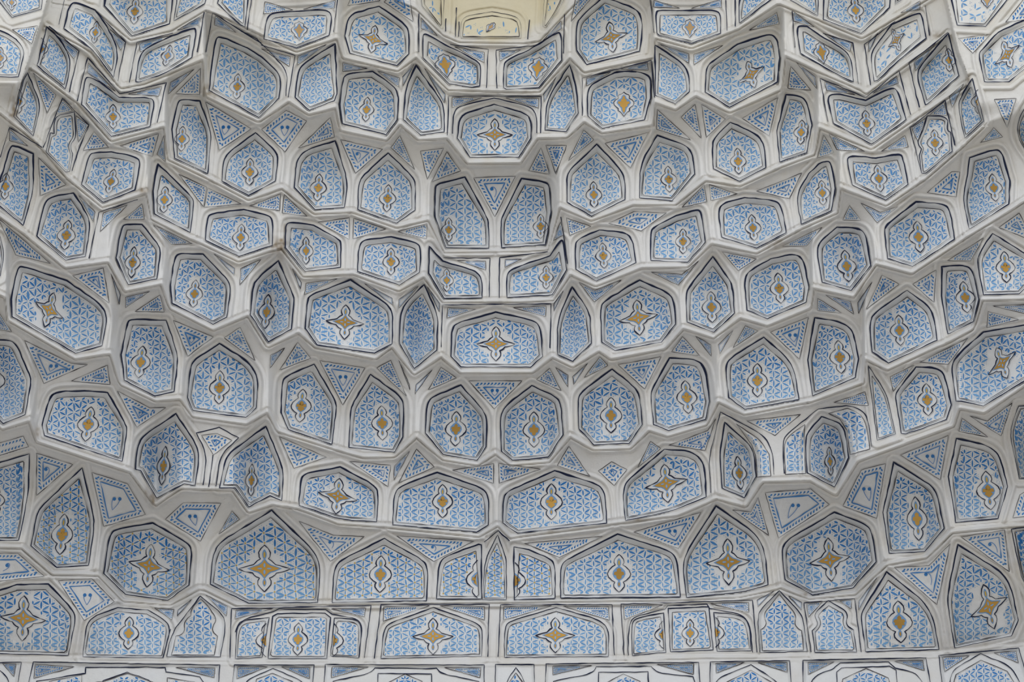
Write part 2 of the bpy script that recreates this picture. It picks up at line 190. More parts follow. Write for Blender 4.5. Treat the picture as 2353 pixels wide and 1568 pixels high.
FACETS = '''
a0 110,265 340,232 285,395
a0 455,265 710,462 665,530
a0 985,260 1130,385 1085,450
a0 1250,385 1550,315 1262,470
a0 1590,275 1815,140 1790,225
a0 1940,140 2130,295 1930,225
a0 300,655 505,855 425,1020
a0 795,565 1040,825 785,655
a0 1150,848 1455,780 1430,865
a0 1515,850 1535,740 1750,622
a0 1580,845 1808,615 1795,850
2 a0 1850,915 2262,1160 1975,1355
a0 750,1355 845,1185 980,1330
a0 1080,1315 1430,1205 1375,1410
a0 1415,1390 1475,1220 1490,1460
a0 85,1160 255,1320 85,1265
a0 345,1420 a1 595,95 365,195
a0 500,1030 560,895 655,1000
a0 682,1040 798,1128 705,1280
b0 35,15 20,125 290,90
b0 375,85 670,0 660,75
b0 735,565 735,645 960,620
b0 1045,640 1245,700 1240,785
b0 0,438 262,510 255,600
b0 330,505 325,590 590,400
b0 1275,690 1380,575 1280,775
b0 1470,610 1660,850 1650,930
b0 1443,160 1443,255 1590,325
b0 1740,420 2010,470 2010,565
b0 2145,460 2150,550 2340,450
b0 1720,875 1720,970 1990,880
b0 2200,880 c0 145,885 145,975
2 b0 5,1165 225,995 410,1090 215,1370
b0 335,1335 625,1060 660,1235
b0 715,1260 1095,1345 850,1562
b0 1170,1330 1250,1220 1385,1530
b0 1435,1362 1645,1335 b1 1497,50
b1 1537,70 b0 1672,1368 1797,1540
b0 780,50 830,-60 1070,-60 1068,10
b0 1110,18 1190,-60 1335,-60 1368,195
c0 440,195 490,-60 660,-60
c0 178,375 350,185 355,255
c0 1180,65 1185,0 1420,72
c0 1520,75 1795,-10 1795,70
c0 2040,275 2295,110 2315,215
c0 1240,400 1500,485 1500,570
c0 1545,490 1810,405 1545,585
c0 880,625 1130,562 1135,632
c0 575,705 800,650 580,775
c0 190,850 310,690 200,920
c0 60,1540 170,1330 245,1568
c0 212,1310 400,1312 300,1565
c0 415,1450 555,1168 645,1260
c0 745,1292 1135,1195 975,1515
c0 1210,1165 1215,985 1520,1262
c0 1430,1055 1558,940 1612,1245
c0 1615,940 1830,1072 1658,1240
c0 1980,1065 2302,880 2225,1225
d0 265,95 280,190 465,245
d0 1240,115 1415,8 1415,85
d0 545,302 800,385 785,465
d0 950,385 1040,295 955,470
d0 1360,560 1560,385 1375,640
d0 225,795 250,600 435,815
d0 300,560 470,690 485,800
d0 555,735 575,815 835,855
d0 990,840 1205,685 1220,750
d0 1678,870 1810,752 1705,970
d0 1760,345 2050,310 1890,480
d0 2185,200 2350,-10 2430,-10 2430,170
d0 2085,895 2280,885 2200,1150
d0 490,1425 548,1215 640,1375
d0 595,1205 920,1365 665,1350
d0 1065,1365 1280,1220 1310,1325
d0 1960,1285 2080,1150 2160,1235
d0 1340,1150 1470,1062 1395,1280
d0 1505,1035 1632,920 1660,1040
a1 -20,395 145,730 455,808
a1 705,190 858,345 838,430
a1 900,520 930,350 1150,280
a1 1110,410 1280,270 1300,408
a1 1610,0 1862,120 1832,298
a1 1872,124 2175,270 1840,300
a1 2245,290 b1 178,180 165,330
a1 1380,455 1735,630 1540,635
a1 655,915 930,850 985,1165
a1 1000,900 1085,1090 1075,1180
a1 1130,1205 1130,1110 1350,1060
a1 1215,1240 1440,1090 1480,1243
a1 1925,720 2115,850 2110,915
a1 2160,1000 2168,850 2352,770
2 a1 1560,1320 1922,1470 a2 1690,72
a1 2018,1475 2165,1380 a2 2298,115
2 a1 220,1500 a2 640,140 790,150 395,320
a1 -40,1200 105,1425 -40,1395
b1 190,350 208,185 415,383
b1 510,435 795,395 795,590
b1 832,400 1125,495 825,585
b1 1230,520 1495,445 1490,585
b1 1915,35 2290,20 2105,385
b1 1765,780 2022,785 2025,865
b1 2195,770 2195,840 2352,765
b1 390,1090 405,985 690,945
b1 930,988 1180,1120 1188,1185
b1 1240,1210 1240,1130 1420,1010
b1 1495,1015 1608,1165 1605,1245
b1 1680,1205 1675,1300 1935,1218
b1 2270,1205 c1 215,1190 210,1285
b1 280,850 365,980 355,1040
b2 165,200 330,-50 448,92
b2 80,185 85,65 215,0
2 c1 775,445 1010,338 1300,350 1072,512
c1 398,395 620,472 425,555
c1 1440,300 1640,95 1662,250
c1 1685,95 1940,180 1700,240
c1 2110,155 d1 350,-10 238,222
c1 280,600 345,430 370,550
c1 510,975 655,1050 895,955 650,1155
c1 1160,885 1440,905 1590,785 1405,1003
c1 1800,700 2110,765 1945,872
c1 285,1240 285,1170 370,1050
c2 1345,35 c1 1445,1465 c2 1600,70
c1 1895,1568 2010,1368 2125,1415
2 d1 70,1425 410,1290 d2 330,100
c1 1560,1460 1700,1540 c2 1702,75
c1 1765,1540 1900,1410 c2 1780,55
d1 170,652 535,478 395,650
d1 720,415 780,283 885,418
d1 880,262 1060,345 1218,293 1030,440
d1 1480,168 1700,-20 1775,-20 1740,205
d1 2125,482 2310,352 2430,600
d1 1660,783 1990,575 1870,785
d1 930,1220 1075,912 1228,992
d1 1350,992 1560,865 1540,1155
d1 860,1260 855,1160 985,970
d1 565,1090 790,1150 818,1262
d1 490,1230 495,1120 710,1255
d1 2018,1385 2030,1238 2310,1312
d1 2070,1190 2430,1175 2430,1275
d2 1408,130 d1 1850,1478 d2 1670,145
a2 640,298 965,155 992,330
2 a2 1055,385 1350,540 1495,538 1232,715
a2 330,948 655,1052 330,1330
2 a2 828,1122 1150,1225 1310,1500 a3 935,165
a2 1815,785 1955,770 2090,832 1922,965
a2 -80,880 210,795 255,890 -80,990
2 a2 1490,1545 1650,1395 1990,1400 a3 1805,300
a3 1970,235 2090,25 2158,102
2 b2 528,115 935,180 735,515
b2 1040,180 1168,112 1308,435
b2 1240,110 1335,330 1340,380
b2 1385,415 1395,330 1545,195
b2 1505,380 1620,175 1760,270
2 b2 1870,297 2350,297 2100,550
b2 165,800 590,985 295,1085
b2 795,1022 1168,1058 1142,1248
b2 1195,1195 1200,1065 1340,930
b2 1235,1220 1400,910 1560,1075
b2 1720,1100 2095,1045 2092,1220
b2 2140,1040 c2 165,1092 b2 2145,1218
c2 130,285 248,182 350,385
c2 300,175 412,245 410,355
c2 455,260 590,135 465,330
c2 555,270 700,80 772,160
2 c2 862,150 1252,80 1102,370
c2 315,1058 420,885 612,1160
c2 1040,1080 1155,840 1250,905
c2 685,1108 805,1025 943,1095 828,1240
c2 1320,878 1670,745 1745,635 1648,922
2 c2 2020,655 d2 338,600 108,790
c2 1895,1460 2060,1478 2125,1345 c3 2220,248
2 d2 20,1305 430,1270 600,1412 d3 138,270
2 d2 720,1425 885,1100 1105,1042 1025,1535
2 d2 1240,965 1670,790 1598,1190
d2 640,492 920,395 950,520
d2 1145,260 1365,152 1175,390
d2 1765,750 1795,632 2030,805
d2 1860,612 2020,660 2245,495 2145,793
d2 2250,1530 2315,1320 2430,1260 2430,1510
a3 -80,410 160,408 400,615 -80,665
2 a3 525,655 830,638 1030,845 760,1015
a3 1390,900 1565,915 1550,1010
a3 1595,975 1600,920 1730,820
a3 1850,780 2050,885 2040,975
a3 2125,920 b3 110,905 a3 2115,1000
b3 340,118 650,245 930,258 625,480
b3 1220,250 1915,298 1555,482
b3 630,908 940,900 930,980
b3 1105,890 1520,880 1100,1020
b3 1610,880 2012,888 2012,1010
b3 2185,890 c3 270,880 b3 2185,1010
c3 370,885 778,890 785,1010
2 c3 20,318 725,255 335,445
2 c3 1005,215 1612,38 1408,365
c3 912,878 1270,872 920,1005
c3 1690,860 2040,850 2042,940
c3 2115,830 2270,745 2120,890
d3 1785,260 2178,198 2220,575
d3 1185,535 1495,520 1688,320 1568,870
d3 862,840 1030,620 862,920
d3 395,865 540,840 410,985
d3 690,835 800,828 795,910
d3 230,790 350,850 348,920
a3 20,1400 145,1405 125,1520
a3 318,1408 670,1430 305,1535
a3 1580,1435 1938,1440 1928,1530
a3 2140,1430 b3 60,1430 a3 2130,1540
b3 180,1430 440,1435 435,1540
b3 640,1430 970,1432 630,1530
b3 1650,1438 1978,1440 1972,1528
c3 275,1425 630,1418 275,1505
c3 1210,1410 1545,1402 1540,1500
c3 1742,1400 2005,1392 1750,1485
c3 2120,1392 d3 215,1390 220,1480
d3 405,1390 645,1385 410,1500
d3 1185,1380 1440,1372 1455,1465
d3 1620,1345 1860,1330 1635,1475
d3 2080,1305 2280,1288 2300,1395
'''
STROKES = '''
a0 530,220 580,0
a0 440,235 712,460 622,830
a0 700,30 860,95 1130,380 1060,730
a0 1555,300 1235,380 1165,745
a0 1840,110 1775,470
a0 695,910 790,520 1080,845 1500,745 1415,1105
a0 1855,470 1915,115 2352,390
a0 390,1330 560,885 800,1125 690,1400 650,1540
a0 2225,270 2270,-30
a0 0,1420 85,1150 380,1330
b0 690,0 650,290
b0 0,405 305,500 245,880
a0 2170,280 b0 -40,350 130,520~ 238,640~ 222,865
b0 1420,120 1420,470
b0 1700,402 2045,445 2030,790
c0 130,410 b0 2115,450 2122,795
b0 1680,1220 1690,865 c0 170,870 165,1200
b0 1725,1205 1735,1000~ 1800,950~ 2100,885 c0 80,960~ 130,1040~ 130,1200
b0 1665,165 1662,285
b0 1760,65 1750,330
b0 1785,195 1780,330
c0 65,175 50,350
c0 380,130 370,480
c0 1150,0 1185,295
c0 1835,0 1845,275
c0 1920,0 1920,240
c0 540,1045 540,705 1162,545 1190,880
d0 265,100 290,430
d0 540,300 810,385 860,760
d0 1190,190 915,400 970,770
d0 1460,50 1500,320
d0 585,1095 515,705 925,880 1225,635 1330,1035
d0 1410,970 1315,570 1670,290
d0 1430,1560 1325,1150 1480,1030 1640,905 1730,1310
a1 800,760 890,345 1240,230
b1 1640,755 2062,758 2052,1110
b1 2145,1115 2148,755 c1 230,700
b1 1620,1560 1635,1180 c1 258,1170 250,1568
c1 350,385 405,810
a2 1830,1240 1865,960~ 1770,765 1975,715 2150,810 1990,960~ 1945,1250
a2 1920,965 1880,1250
a3 2070,1350 2085,905 b3 990,878 930,1350
b3 1020,1355 1080,870 2055,865 2040,1340
b3 2135,1340 2155,870 c3 810,870 830,1325
c3 915,1325 890,865 2075,830 2115,1300
d3 435,1300 370,855 825,815 885,1300
a3 2120,1120 2140,1050~ 2200,1000~ b3 110,935 160,910 580,915 640,960 850,990~ 915,1050~ 880,1350
c3 955,1330 960,1050~ 1000,980~ 1290,910 1310,880 1665,865 1690,905 1950,950~ 2040,1010~ 2080,1300
c2 1700,1305 1680,1000~ 1785,575 2180,790~ 2255,930~ 2268,1140
d2 195,1130 175,860~ 210,780~ 500,550 750,520 880,545~ 950,640~ 980,890
b3 2010,305 2135,205 2240,300
a3 1470,1350 1535,1090
a3 310,1660 330,1560 770,1490 772,1435 1492,1435 1492,1475 1800,1520 1900,1660
a3 930,1660 930,1555 1145,1478 1340,1550 1420,1660
a3 2180,1660 2200,1560~ b3 105,1445 380,1560~ 450,1660
b3 620,1660 650,1560 980,1490~ 1025,1440 1580,1445 1620,1495~ 1960,1560 1990,1660
b3 1050,1660 1052,1490 1535,1495 1532,1660
b3 2200,1660 2215,1540~ 2295,1435 c3 20,1540~ 30,1660
c3 250,1660 280,1560 640,1490~ 665,1430 1160,1425 1200,1480~ 1540,1520 1590,1660
c3 685,1660 690,1480 1132,1475 1138,1660
c3 1720,1660 1740,1540~ 2062,1410 d3 130,1560~ 190,1660
d3 420,1660 440,1520~ 640,1445 695,1395 1130,1385 1190,1440 1400,1490~ 1480,1660
d3 670,1660 665,1475 710,1440 1140,1425 1200,1460 1215,1660
d3 1680,1660 1690,1470~ 1960,1312 2230,1420~ 2330,1600
a3 -80,1440 0,1450~ 90,1560~ 80,1660
'''
# the zigzag ledges, lowest first: each runs at one height all round the vault
LEDGES = '''
a3 -400,1372 0,1358 740,1356 1990,1372 b3 0,1380 2352,1382 c3 0,1380 900,1362 1650,1345 d3 0,1345 350,1332 1500,1318 2350,1235 2900,1200
a3 -400,330 -60,345 200,355 470,590 890,600 1110,830 1530,865 1790,725 1850,730 2130,870 b3 0,868 2135,845 c3 1420,822 1950,795 2300,722 d3 150,708 420,810 830,770 1110,505 1470,440 1700,215 2200,165 2900,120
a2 -400,620 -60,640 20,725 270,650 335,840 1180,1115 1400,1410 1620,1260 2100,1272 2240,1475 b2 100,1405 330,1440 b3 420,30 700,135 1130,165 1960,250 2135,150 2240,262 c3 0,245 900,125 1400,60 c2 1640,1400 1745,1350 2010,1425 2140,1225 d2 0,1200 430,1190 655,1320 850,1015 1710,700 1765,535 1990,580 2420,290 2900,-40
a1 -400,1000 -60,1060 60,1110 75,1310 a2 680,92 1000,45 1085,320 1400,470 1630,455 1740,612 2220,680 b2 60,570 150,745 660,905 920,980 1200,975 1400,795 1640,1000 1950,1050 2110,945 2250,1050 c2 240,1020 430,790 640,910 970,900 1140,735 1310,790 1660,685 1760,475 2000,592 d2 0,560 440,475 900,310 915,90 1120,190 1570,-20 d1 1630,1530 1890,1390 1970,1130 2340,1120 2900,1080
a1 -400,150 -60,335 210,525 590,840 980,785 1130,1050 1460,985 1535,1205 1920,1400 2240,1265 b1 60,1555 340,1420 b2 490,-15 1030,92 1180,-20 1378,232 1620,70 1800,218 c2 90,215 270,75 455,165 690,20 800,95 c1 1280,1570 1450,1385 1722,1470 1960,1290 d1 40,1360 430,1200 440,1020 815,1100 1015,805 1340,890 1860,545 2260,300 2900,-120
a0 -400,800 -60,960 90,1080 310,1255 420,1370 a1 610,30 925,290 1330,160 1372,400 1720,580 1820,620 2150,780 b1 70,690 190,660 385,915 830,895 1240,1045 1470,915 1640,1150 c1 0,1145 275,1130 430,895 662,1002 1070,840 1490,830 1700,620 2112,705 d1 330,492 660,345 690,115 1110,275 d0 1480,1590 1820,1290 2010,1110 2420,950 2900,800
a0 -400,250 200,560 330,640 590,835 720,930 1005,1262 1490,1130 1520,1430 a1 1870,30 2240,225 b1 190,120 480,350 820,335 1222,475 1515,405 1655,700 c1 0,690 225,675 330,285 622,412 1000,270 1375,270 1650,50 1960,100 d0 150,1500 460,1385 500,1140 978,1335 1300,1110 1830,760 1900,720 2900,300
a0 -400,-100 400,220 830,455 1090,785 1300,745 1845,520 1855,860 2330,1090 b0 250,905 430,1025 680,960 725,1170 1130,1255 1250,1105 1420,1252 1680,1238 1865,1465 c0 -20,1460 130,1240 400,1230 560,1085 720,1190 1170,1120 1180,910 1380,980 1560,855 1868,1005 2330,800 d0 160,780 190,490 500,635 880,800 930,835 1250,600 1580,370 1680,310 2200,-100 2900,-400
a0 -400,-250 500,20 850,70 1180,350 1540,265 1850,80 b0 -320,150 320,455 690,335 745,515 1230,630 1395,505 1690,800 c0 0,820 150,820 430,505 560,640 1170,515 1180,330 1525,425 1950,250 2290,30 d0 160,30 520,175 890,335 1450,0 1800,-220 2900,-500
a0 -400,-600 1800,-350 b0 900,-150 1400,70 1650,310 1790,370 c0 0,380 150,360 395,100 700,-200 1600,-380 d0 2900,-700
a0 -400,-1000 1800,-1000 d0 2900,-1000
'''
# ---------------------------------------------------------------- reading the survey
CX = dict(a=0.0, b=600.0, c=1200.0, d=1753.0); RY = {'0': 0.0, '1': 400.0, '2': 800.0, '3': 1168.0}
K = 1 / 3.92
def is_plate(t): return len(t) == 2 and t[0] in CX and t[1] in RY
def read_points(toks):
    pts = []; ox = oy = 0.0
    for t in toks:
        if is_plate(t): ox, oy = CX[t[0]], RY[t[1]]; continue
        soft = t.endswith('~'); x, y = t.rstrip('~').split(',')
        pts.append((ox + float(x) * K, oy + float(y) * K, soft))
    return pts
def rounded(pts, closed=True, step=5.0):
    """control points -> dense line; soft corners become quadratic curves, hard ones stay sharp"""
    n = len(pts); P = [np.array(p[:2]) for p in pts]; out = []
    for i in range(n):
        if pts[i][2] and (closed or 0 < i < n - 1):
            a = (P[i - 1] + P[i]) / 2 if pts[i - 1][2] else P[i] + (P[i - 1] - P[i]) * min(0.75, 24 / (np.linalg.norm(P[i - 1] - P[i]) + 1e-6))
            j = (i + 1) % n
            b = (P[j] + P[i]) / 2 if pts[j][2] else P[i] + (P[j] - P[i]) * min(0.75, 24 / (np.linalg.norm(P[j] - P[i]) + 1e-6))
            for t in (0, .2, .4, .6, .8, 1): out.append((1 - t) ** 2 * a + 2 * t * (1 - t) * P[i] + t * t * b)
        else: out.append(P[i])
    if closed: out.append(out[0])
    res = []
    for a, b in zip(out[:-1], out[1:]):
        m = max(1, int(math.ceil(np.linalg.norm(b - a) / step)))
        for k in range(m): res.append(a + (b - a) * k / m)
    if not closed: res.append(out[-1])
    return np.array(res)
def seg_distance(px, py, line, closed=True):
    """distance of the points (px, py) to a polyline"""
    a = line; b = np.roll(line, -1, 0) if closed else line[1:]
    if not closed: a = line[:-1]
    d = np.full(px.shape, 1e9)
    for (ax, ay), (bx, by) in zip(a, b):
        vx, vy = bx - ax, by - ay; L = vx * vx + vy * vy + 1e-9
        t = np.clip(((px - ax) * vx + (py - ay) * vy) / L, 0, 1)
        d = np.minimum(d, (px - ax - t * vx) ** 2 + (py - ay - t * vy) ** 2)
    return np.sqrt(d)
def inside(px, py, line):
    c = np.zeros(px.shape, bool); x0, y0 = line[-1]
    for x1, y1 in line:
        if y0 != y1:
            c ^= ((y1 > py) != (y0 > py)) & (px < (x0 - x1) * (py - y1) / (y0 - y1) + x1)
        x0, y0 = x1, y1
    return c
def smooth(t): t = np.clip(t, 0, 1); return t * t * (3 - 2 * t)
def half_round(d, c, r): return np.clip(1 - ((d - c) / r) ** 2, 0, 1) ** .8
def bump(d, c, w): return np.exp(-((d - c) / w) ** 2)

# ---------------------------------------------------------------- the vault as a measured surface
ST = 2.2; X0, Y0 = -200.0, -120.0; NX, NY = 1252, 822
gx = X0 + ST * np.arange(NX); gy = Y0 + ST * np.arange(NY)
GX, GY = np.meshgrid(gx, gy)
sp, cp = math.sin(PITCH), math.cos(PITCH)
def ray(x, y):
    u = (x - W / 2) / FOC; v = (H / 2 - y) / FOC
    return u, cp - v * sp, sp + v * cp                    # world direction per metre of optical depth
RX, RYD, RZ = ray(GX, GY)
HEIGHT0, TIER = 6.93, 0.77                                # height of the lowest ledge above the eye, height of a tier
ledges = []
for ln in LEDGES.strip().splitlines():
    p = read_points(ln.split()); ledges.append(np.array([q[:2] for q in p]))
LY = np.zeros((len(ledges), NX)); LQ = np.zeros_like(LY)
for k, L in enumerate(ledges):
    xs = L[:, 0].copy()
    for i in range(1, len(xs)): xs[i] = max(xs[i], xs[i - 1] + 0.5)
    LY[k] = np.interp(gx, xs, L[:, 1])
    if k: LY[k] = np.minimum(LY[k], LY[k - 1] - 18)
    _, ry, rz = ray(gx, LY[k]); LQ[k] = (HEIGHT0 + TIER * k) / np.maximum(rz, .05) * ry
for k in range(1, len(ledges)): LQ[k] = np.minimum(LQ[k], LQ[k - 1] - 0.02)
Q = np.empty((NY, NX)); TIERIDX = np.zeros((NY, NX), int); TT = np.zeros((NY, NX))
Q[:] = LQ[0][None, :]
for k in range(len(ledges) - 1):
    lo, hi = LY[k][None, :], LY[k + 1][None, :]
    t = (lo - GY) / (lo - hi); m = (t >= 0)
    f = np.clip(t, 0, 1) ** (1.0 if k == 0 else 1.9)
    q = LQ[k][None, :] + (LQ[k + 1] - LQ[k])[None, :] * f
    Q = np.where(m, q, Q); TIERIDX = np.where(m, k + 1, TIERIDX); TT = np.where(m, np.clip(t, 0, 1), TT)
LAM = Q / RYD                                            # optical depth of the bare surface
# a touch of softening so the plaster has no knife edges
def blur(a, n=1):
    for _ in range(n):
        b = np.pad(a, 1, mode='edge'); a = (b[:-2, 1:-1] + 2 * b[1:-1, 1:-1] + b[2:, 1:-1]) / 4
        b = np.pad(a, 1, mode='edge'); a = (b[1:-1, :-2] + 2 * b[1:-1, 1:-1] + b[1:-1, 2:]) / 4
    return a
LAM = blur(LAM, 2)
BASE = LAM.copy()
OFF = np.zeros((NY, NX))                                  # relief in metres, + is deeper
def box(line, pad):
    i0 = max(0, int((line[:, 0].min() - pad - X0) / ST)); i1 = min(NX, int((line[:, 0].max() + pad - X0) / ST) + 2)
    j0 = max(0, int((line[:, 1].min() - pad - Y0) / ST)); j1 = min(NY, int((line[:, 1].max() + pad - Y0) / ST) + 2)
    return slice(j0, j1), slice(i0, i1)
niches = []
for ln in NICHES.strip().splitlines():
    kind, poly, med = ln.split('|'); line = rounded(read_points(poly.split()))
    med = med.split(); M = None
    if med[0] != 'N':
        ox, oy = CX[med[1][0]], RY[med[1][1]]; x, y = med[2].split(',')
        M = dict(type=med[0], x=ox + float(x) * K, y=oy + float(y) * K, h=float(med[3]) * K, tilt=float(med[4]), wf=float(med[5]) if len(med) > 5 else 1.0)
    x_lo, y_lo = line.min(0); x_hi, y_hi = line.max(0)
    niches.append(dict(kind=kind, line=line, med=M, box=(x_lo, y_lo, x_hi, y_hi), size=min(x_hi - x_lo, y_hi - y_lo)))
ORDER = dict(w=0, n=1, g=1, x=1, y=1, p=1, f=2)
DOUT = np.full((NY, NX), 1e9); DIN = np.zeros((NY, NX)); OWNER = np.full((NY, NX), -1)
def inset_width(n, y):
    """the splayed border is widest under the hood and slim along the sill"""
    x0, y0, x1, y1 = n['box']; s = min(1.0, max(.5, n['size'] / 95)); t = smooth((y1 - y) / (y1 - y0))
    return (6.5 + 6.5 * t) * s if n['kind'] in 'ngxy' else (5 + 4 * t) * s
REC = np.zeros((NY, NX)); INN = np.zeros((NY, NX), bool)
for idx in sorted(range(len(niches)), key=lambda i: ORDER[niches[i]['kind']]):
    n = niches[idx]; line = n['line']; sl = box(line, 42); px, py = GX[sl], GY[sl]
    d = seg_distance(px, py, line); ins = inside(px, py, line)
    n['sl'] = sl; n['ins'] = ins; n['d'] = d
    if n['kind'] == 'f': OWNER[sl] = np.where(ins, idx, OWNER[sl]); continue
    if n['kind'] != 'w': DOUT[sl] = np.minimum(DOUT[sl], np.where(ins, 0, d))
    wd = inset_width(n, py)
    depth = dict(n=.046, g=.038, x=.04, y=.04, p=.028, w=.05)[n['kind']] * min(1, max(.55, n['size'] / 110))
    r = depth * smooth(d / (wd if n['kind'] != 'w' else 7)) * ins
    if n['kind'] in 'ng':                                  # the niche wall is faceted: it folds where the sill turns a corner
        cols_in = ins.any(0); gi = np.where(cols_in)[0]; sill_ = (ins.shape[0] - 1 - np.argmax(ins[::-1], 0)).astype(float) * ST
        sill_ = np.interp(np.arange(ins.shape[1]), gi, sill_[gi]); sill_ = np.convolve(np.pad(sill_, 3, mode='edge'), np.ones(7) / 7, 'same')[3:-3]
        edge = min(sill_[gi[0] + min(6, len(gi) // 6)], sill_[gi[-1] - min(6, len(gi) // 6)])
        tv = np.clip((n['box'][3] - py) / (n['box'][3] - n['box'][1]), 0, 1)
        r = r + np.clip(sill_ - edge, 0, 42)[None, :] * .0020 * (1 - tv ** 2) * smooth((d - .2 * wd) / (.8 * wd)) * ins
    REC[sl] = np.where(ins, np.maximum(r, REC[sl] * (0 if n['kind'] != 'w' else 1)), REC[sl]); OWNER[sl] = np.where(ins, idx, OWNER[sl]); INN[sl] |= ins
OFF += REC
# facets: shallow sunk triangles
facets = []
FOWN = np.full((NY, NX), -1)
for ln in FACETS.strip().splitlines():
    toks = ln.split(); curls = 1
    if toks[0] == '2': curls = 2; toks = toks[1:]
    ctl = np.array([p[:2] for p in read_points(toks)])
    line = rounded([(x, y, False) for x, y in ctl], step=4); sl = box(line, 12); px, py = GX[sl], GY[sl]
    d = seg_distance(px, py, line); ins = inside(px, py, line) & (OWNER[sl] < 0)
    if ins.sum() < 4: ins = inside(px, py, line)
    k = len(facets); facets.append(dict(k=k, line=line, ctl=ctl, curls=curls, sl=sl, ins=ins))
    FOWN[sl] = np.where(ins, k, FOWN[sl]); OFF[sl] += 0.008 * smooth(d / 5) * ins
FACE = FOWN >= 0
# roll mouldings that follow every niche
w_out = np.where(INN, 0, 1)
roll = half_round(DOUT, 14.6, 5.0) - 0.5 * bump(DOUT, 9.0, 1.9) - 0.35 * bump(DOUT, 20.4, 2.2)
OFF -= 0.031 * roll * w_out * np.where(FACE, 0.15, 1)
# the upright corners where the front arch begins, at both edges of the picture
cx_, cy_ = (GX - 1176) / 1000, (GY - 200) / 1000
STEP = np.zeros((NY, NX)); OUTER = np.zeros((NY, NX), bool)
for line, side, depth in (([(130, -160), (112, 0), (62, 160), (22, 275)], -1, .42), ([(2160, -160), (2172, 0), (2200, 120), (2232, 205), (2262, 320)], 1, .42)):
    L = np.array(line, float); xs = np.interp(gy, L[:, 1], L[:, 0]); end = L[-1, 1]
    s = (GX - xs[:, None]) * side; up = smooth((end - 20 - GY) / 70)
    sel = (s > -30) & (GY < end + 40) & (np.random.default_rng(3).random(s.shape) < .3)
    A_ = np.stack([np.ones_like(cx_), cx_, cy_, cy_ * cy_], -1)
    co, *_ = np.linalg.lstsq(A_[sel], BASE[sel], rcond=None); flat = A_ @ co          # the arch face is one even sheet
    STEP += (flat - BASE) * smooth((s + 4) / 8) * up
    STEP -= depth * smooth((s + 4) / 8) * up; OUTER |= (s > -8) & (GY < end - 30)
# ledge mouldings: a lip, its shaded underside and two rolls
SD = np.full((NY, NX), 1e9); LID = np.full((NY, NX), -1)
for k, L in enumerate(ledges):
    yl = LY[k]; line = np.stack([gx, yl], 1)[::2]
    near = np.abs(GY - yl[None, :]) < 90
    for c0 in range(0, NX, 80):
        c1 = min(NX, c0 + 80); sub = near[:, c0:c1]
        rows = np.where(sub.any(1))[0]
        if not len(rows): continue
        j0, j1 = rows[0], rows[-1] + 1; seg = line[max(0, c0 // 2 - 22):min(len(line), c1 // 2 + 22)]
        if len(seg) < 2: continue
        d = seg_distance(GX[j0:j1, c0:c1], GY[j0:j1, c0:c1], seg, closed=False)
        s = np.where(GY[j0:j1, c0:c1] > yl[None, c0:c1], d, -d)
        old = SD[j0:j1, c0:c1]; better = np.abs(s) < np.abs(old)
        SD[j0:j1, c0:c1] = np.where(better, s, old); LID[j0:j1, c0:c1] = np.where(better & (np.abs(s) < 13), k, LID[j0:j1, c0:c1])
SD = np.where(OUTER, 99, SD); LID = np.where(OUTER, -1, LID)
led = half_round(SD, -0.6, 4.3) + .85 * half_round(SD, 9.2, 4.6) - .35 * bump(SD, 4.3, 1.5) - .95 * smooth((SD + 13.5) / 6) * smooth((-3.6 - SD) / 2.2)
fade = np.where(LID == 0, 0.35, 1.0)
blend = np.clip(1 - np.abs(SD) / 15, 0, 1)
OFF_led = -0.046 * led * fade
OFF = np.where(INN, OFF, OFF * (1 - blend) + OFF_led * np.clip(1.4 - np.abs(SD) / 16, 0, 1) * np.where(np.abs(SD) < 22, 1, 0) + OFF * blend * np.where(np.abs(SD) < 15, 0.25, 0))
OFF = .75 * OFF + .25 * blur(OFF, 1) + STEP
# hand-laid plaster is never quite even
def value_noise(cell, seed):
    r = np.random.default_rng(seed); w, h = int(NX * ST / cell) + 3, int(NY * ST / cell) + 3
    g = r.standard_normal((h, w)); fx = (gx - X0) / cell; fy = (gy - Y0) / cell
    i = fx.astype(int); j = fy.astype(int); tx = smooth(fx - i)[None, :]; ty = smooth(fy - j)[:, None]
    a = g[j][:, i]; b = g[j][:, i + 1]; c = g[j + 1][:, i]; d = g[j + 1][:, i + 1]
    return (a * (1 - tx) + b * tx) * (1 - ty) + (c * (1 - tx) + d * tx) * ty
OFF += 0.0035 * value_noise(26, 1) + 0.0016 * value_noise(10, 2)
LAM = BASE + OFF
PX, PY, PZ = RX * LAM, RYD * LAM, EYE + RZ * LAM
P = np.stack([PX, PY, PZ], -1)
PB = np.stack([RX * BASE, RYD * BASE, EYE + RZ * BASE], -1)
def low3(a):
    for ax in (0, 1):
        b = np.pad(a, [(1, 1) if k == ax else (0, 0) for k in (0, 1)], mode='edge')
        n_ = a.shape[ax]; a = np.minimum(np.minimum(np.take(b, range(0, n_), ax), np.take(b, range(1, n_ + 1), ax)), np.take(b, range(2, n_ + 2), ax))
    return a
LAMTOP = low3(LAM)
def lift(x, y, h, top=False):
    """points on the finished surface, h metres proud of it"""
    x = np.asarray(x, float); y = np.asarray(y, float)
    fx = np.clip((x - X0) / ST, 0, NX - 1.001); fy = np.clip((y - Y0) / ST, 0, NY - 1.001)
    i = fx.astype(int); j = fy.astype(int); tx = fx - i; ty = fy - j
    S_ = LAMTOP if top else LAM; lam = (S_[j, i] * (1 - tx) + S_[j, i + 1] * tx) * (1 - ty) + (S_[j + 1, i] * (1 - tx) + S_[j + 1, i + 1] * tx) * ty
    rx, ry, rz = ray(x, y); lam = lam - h
    return np.stack([rx * lam, ry * lam, EYE + rz * lam], -1)
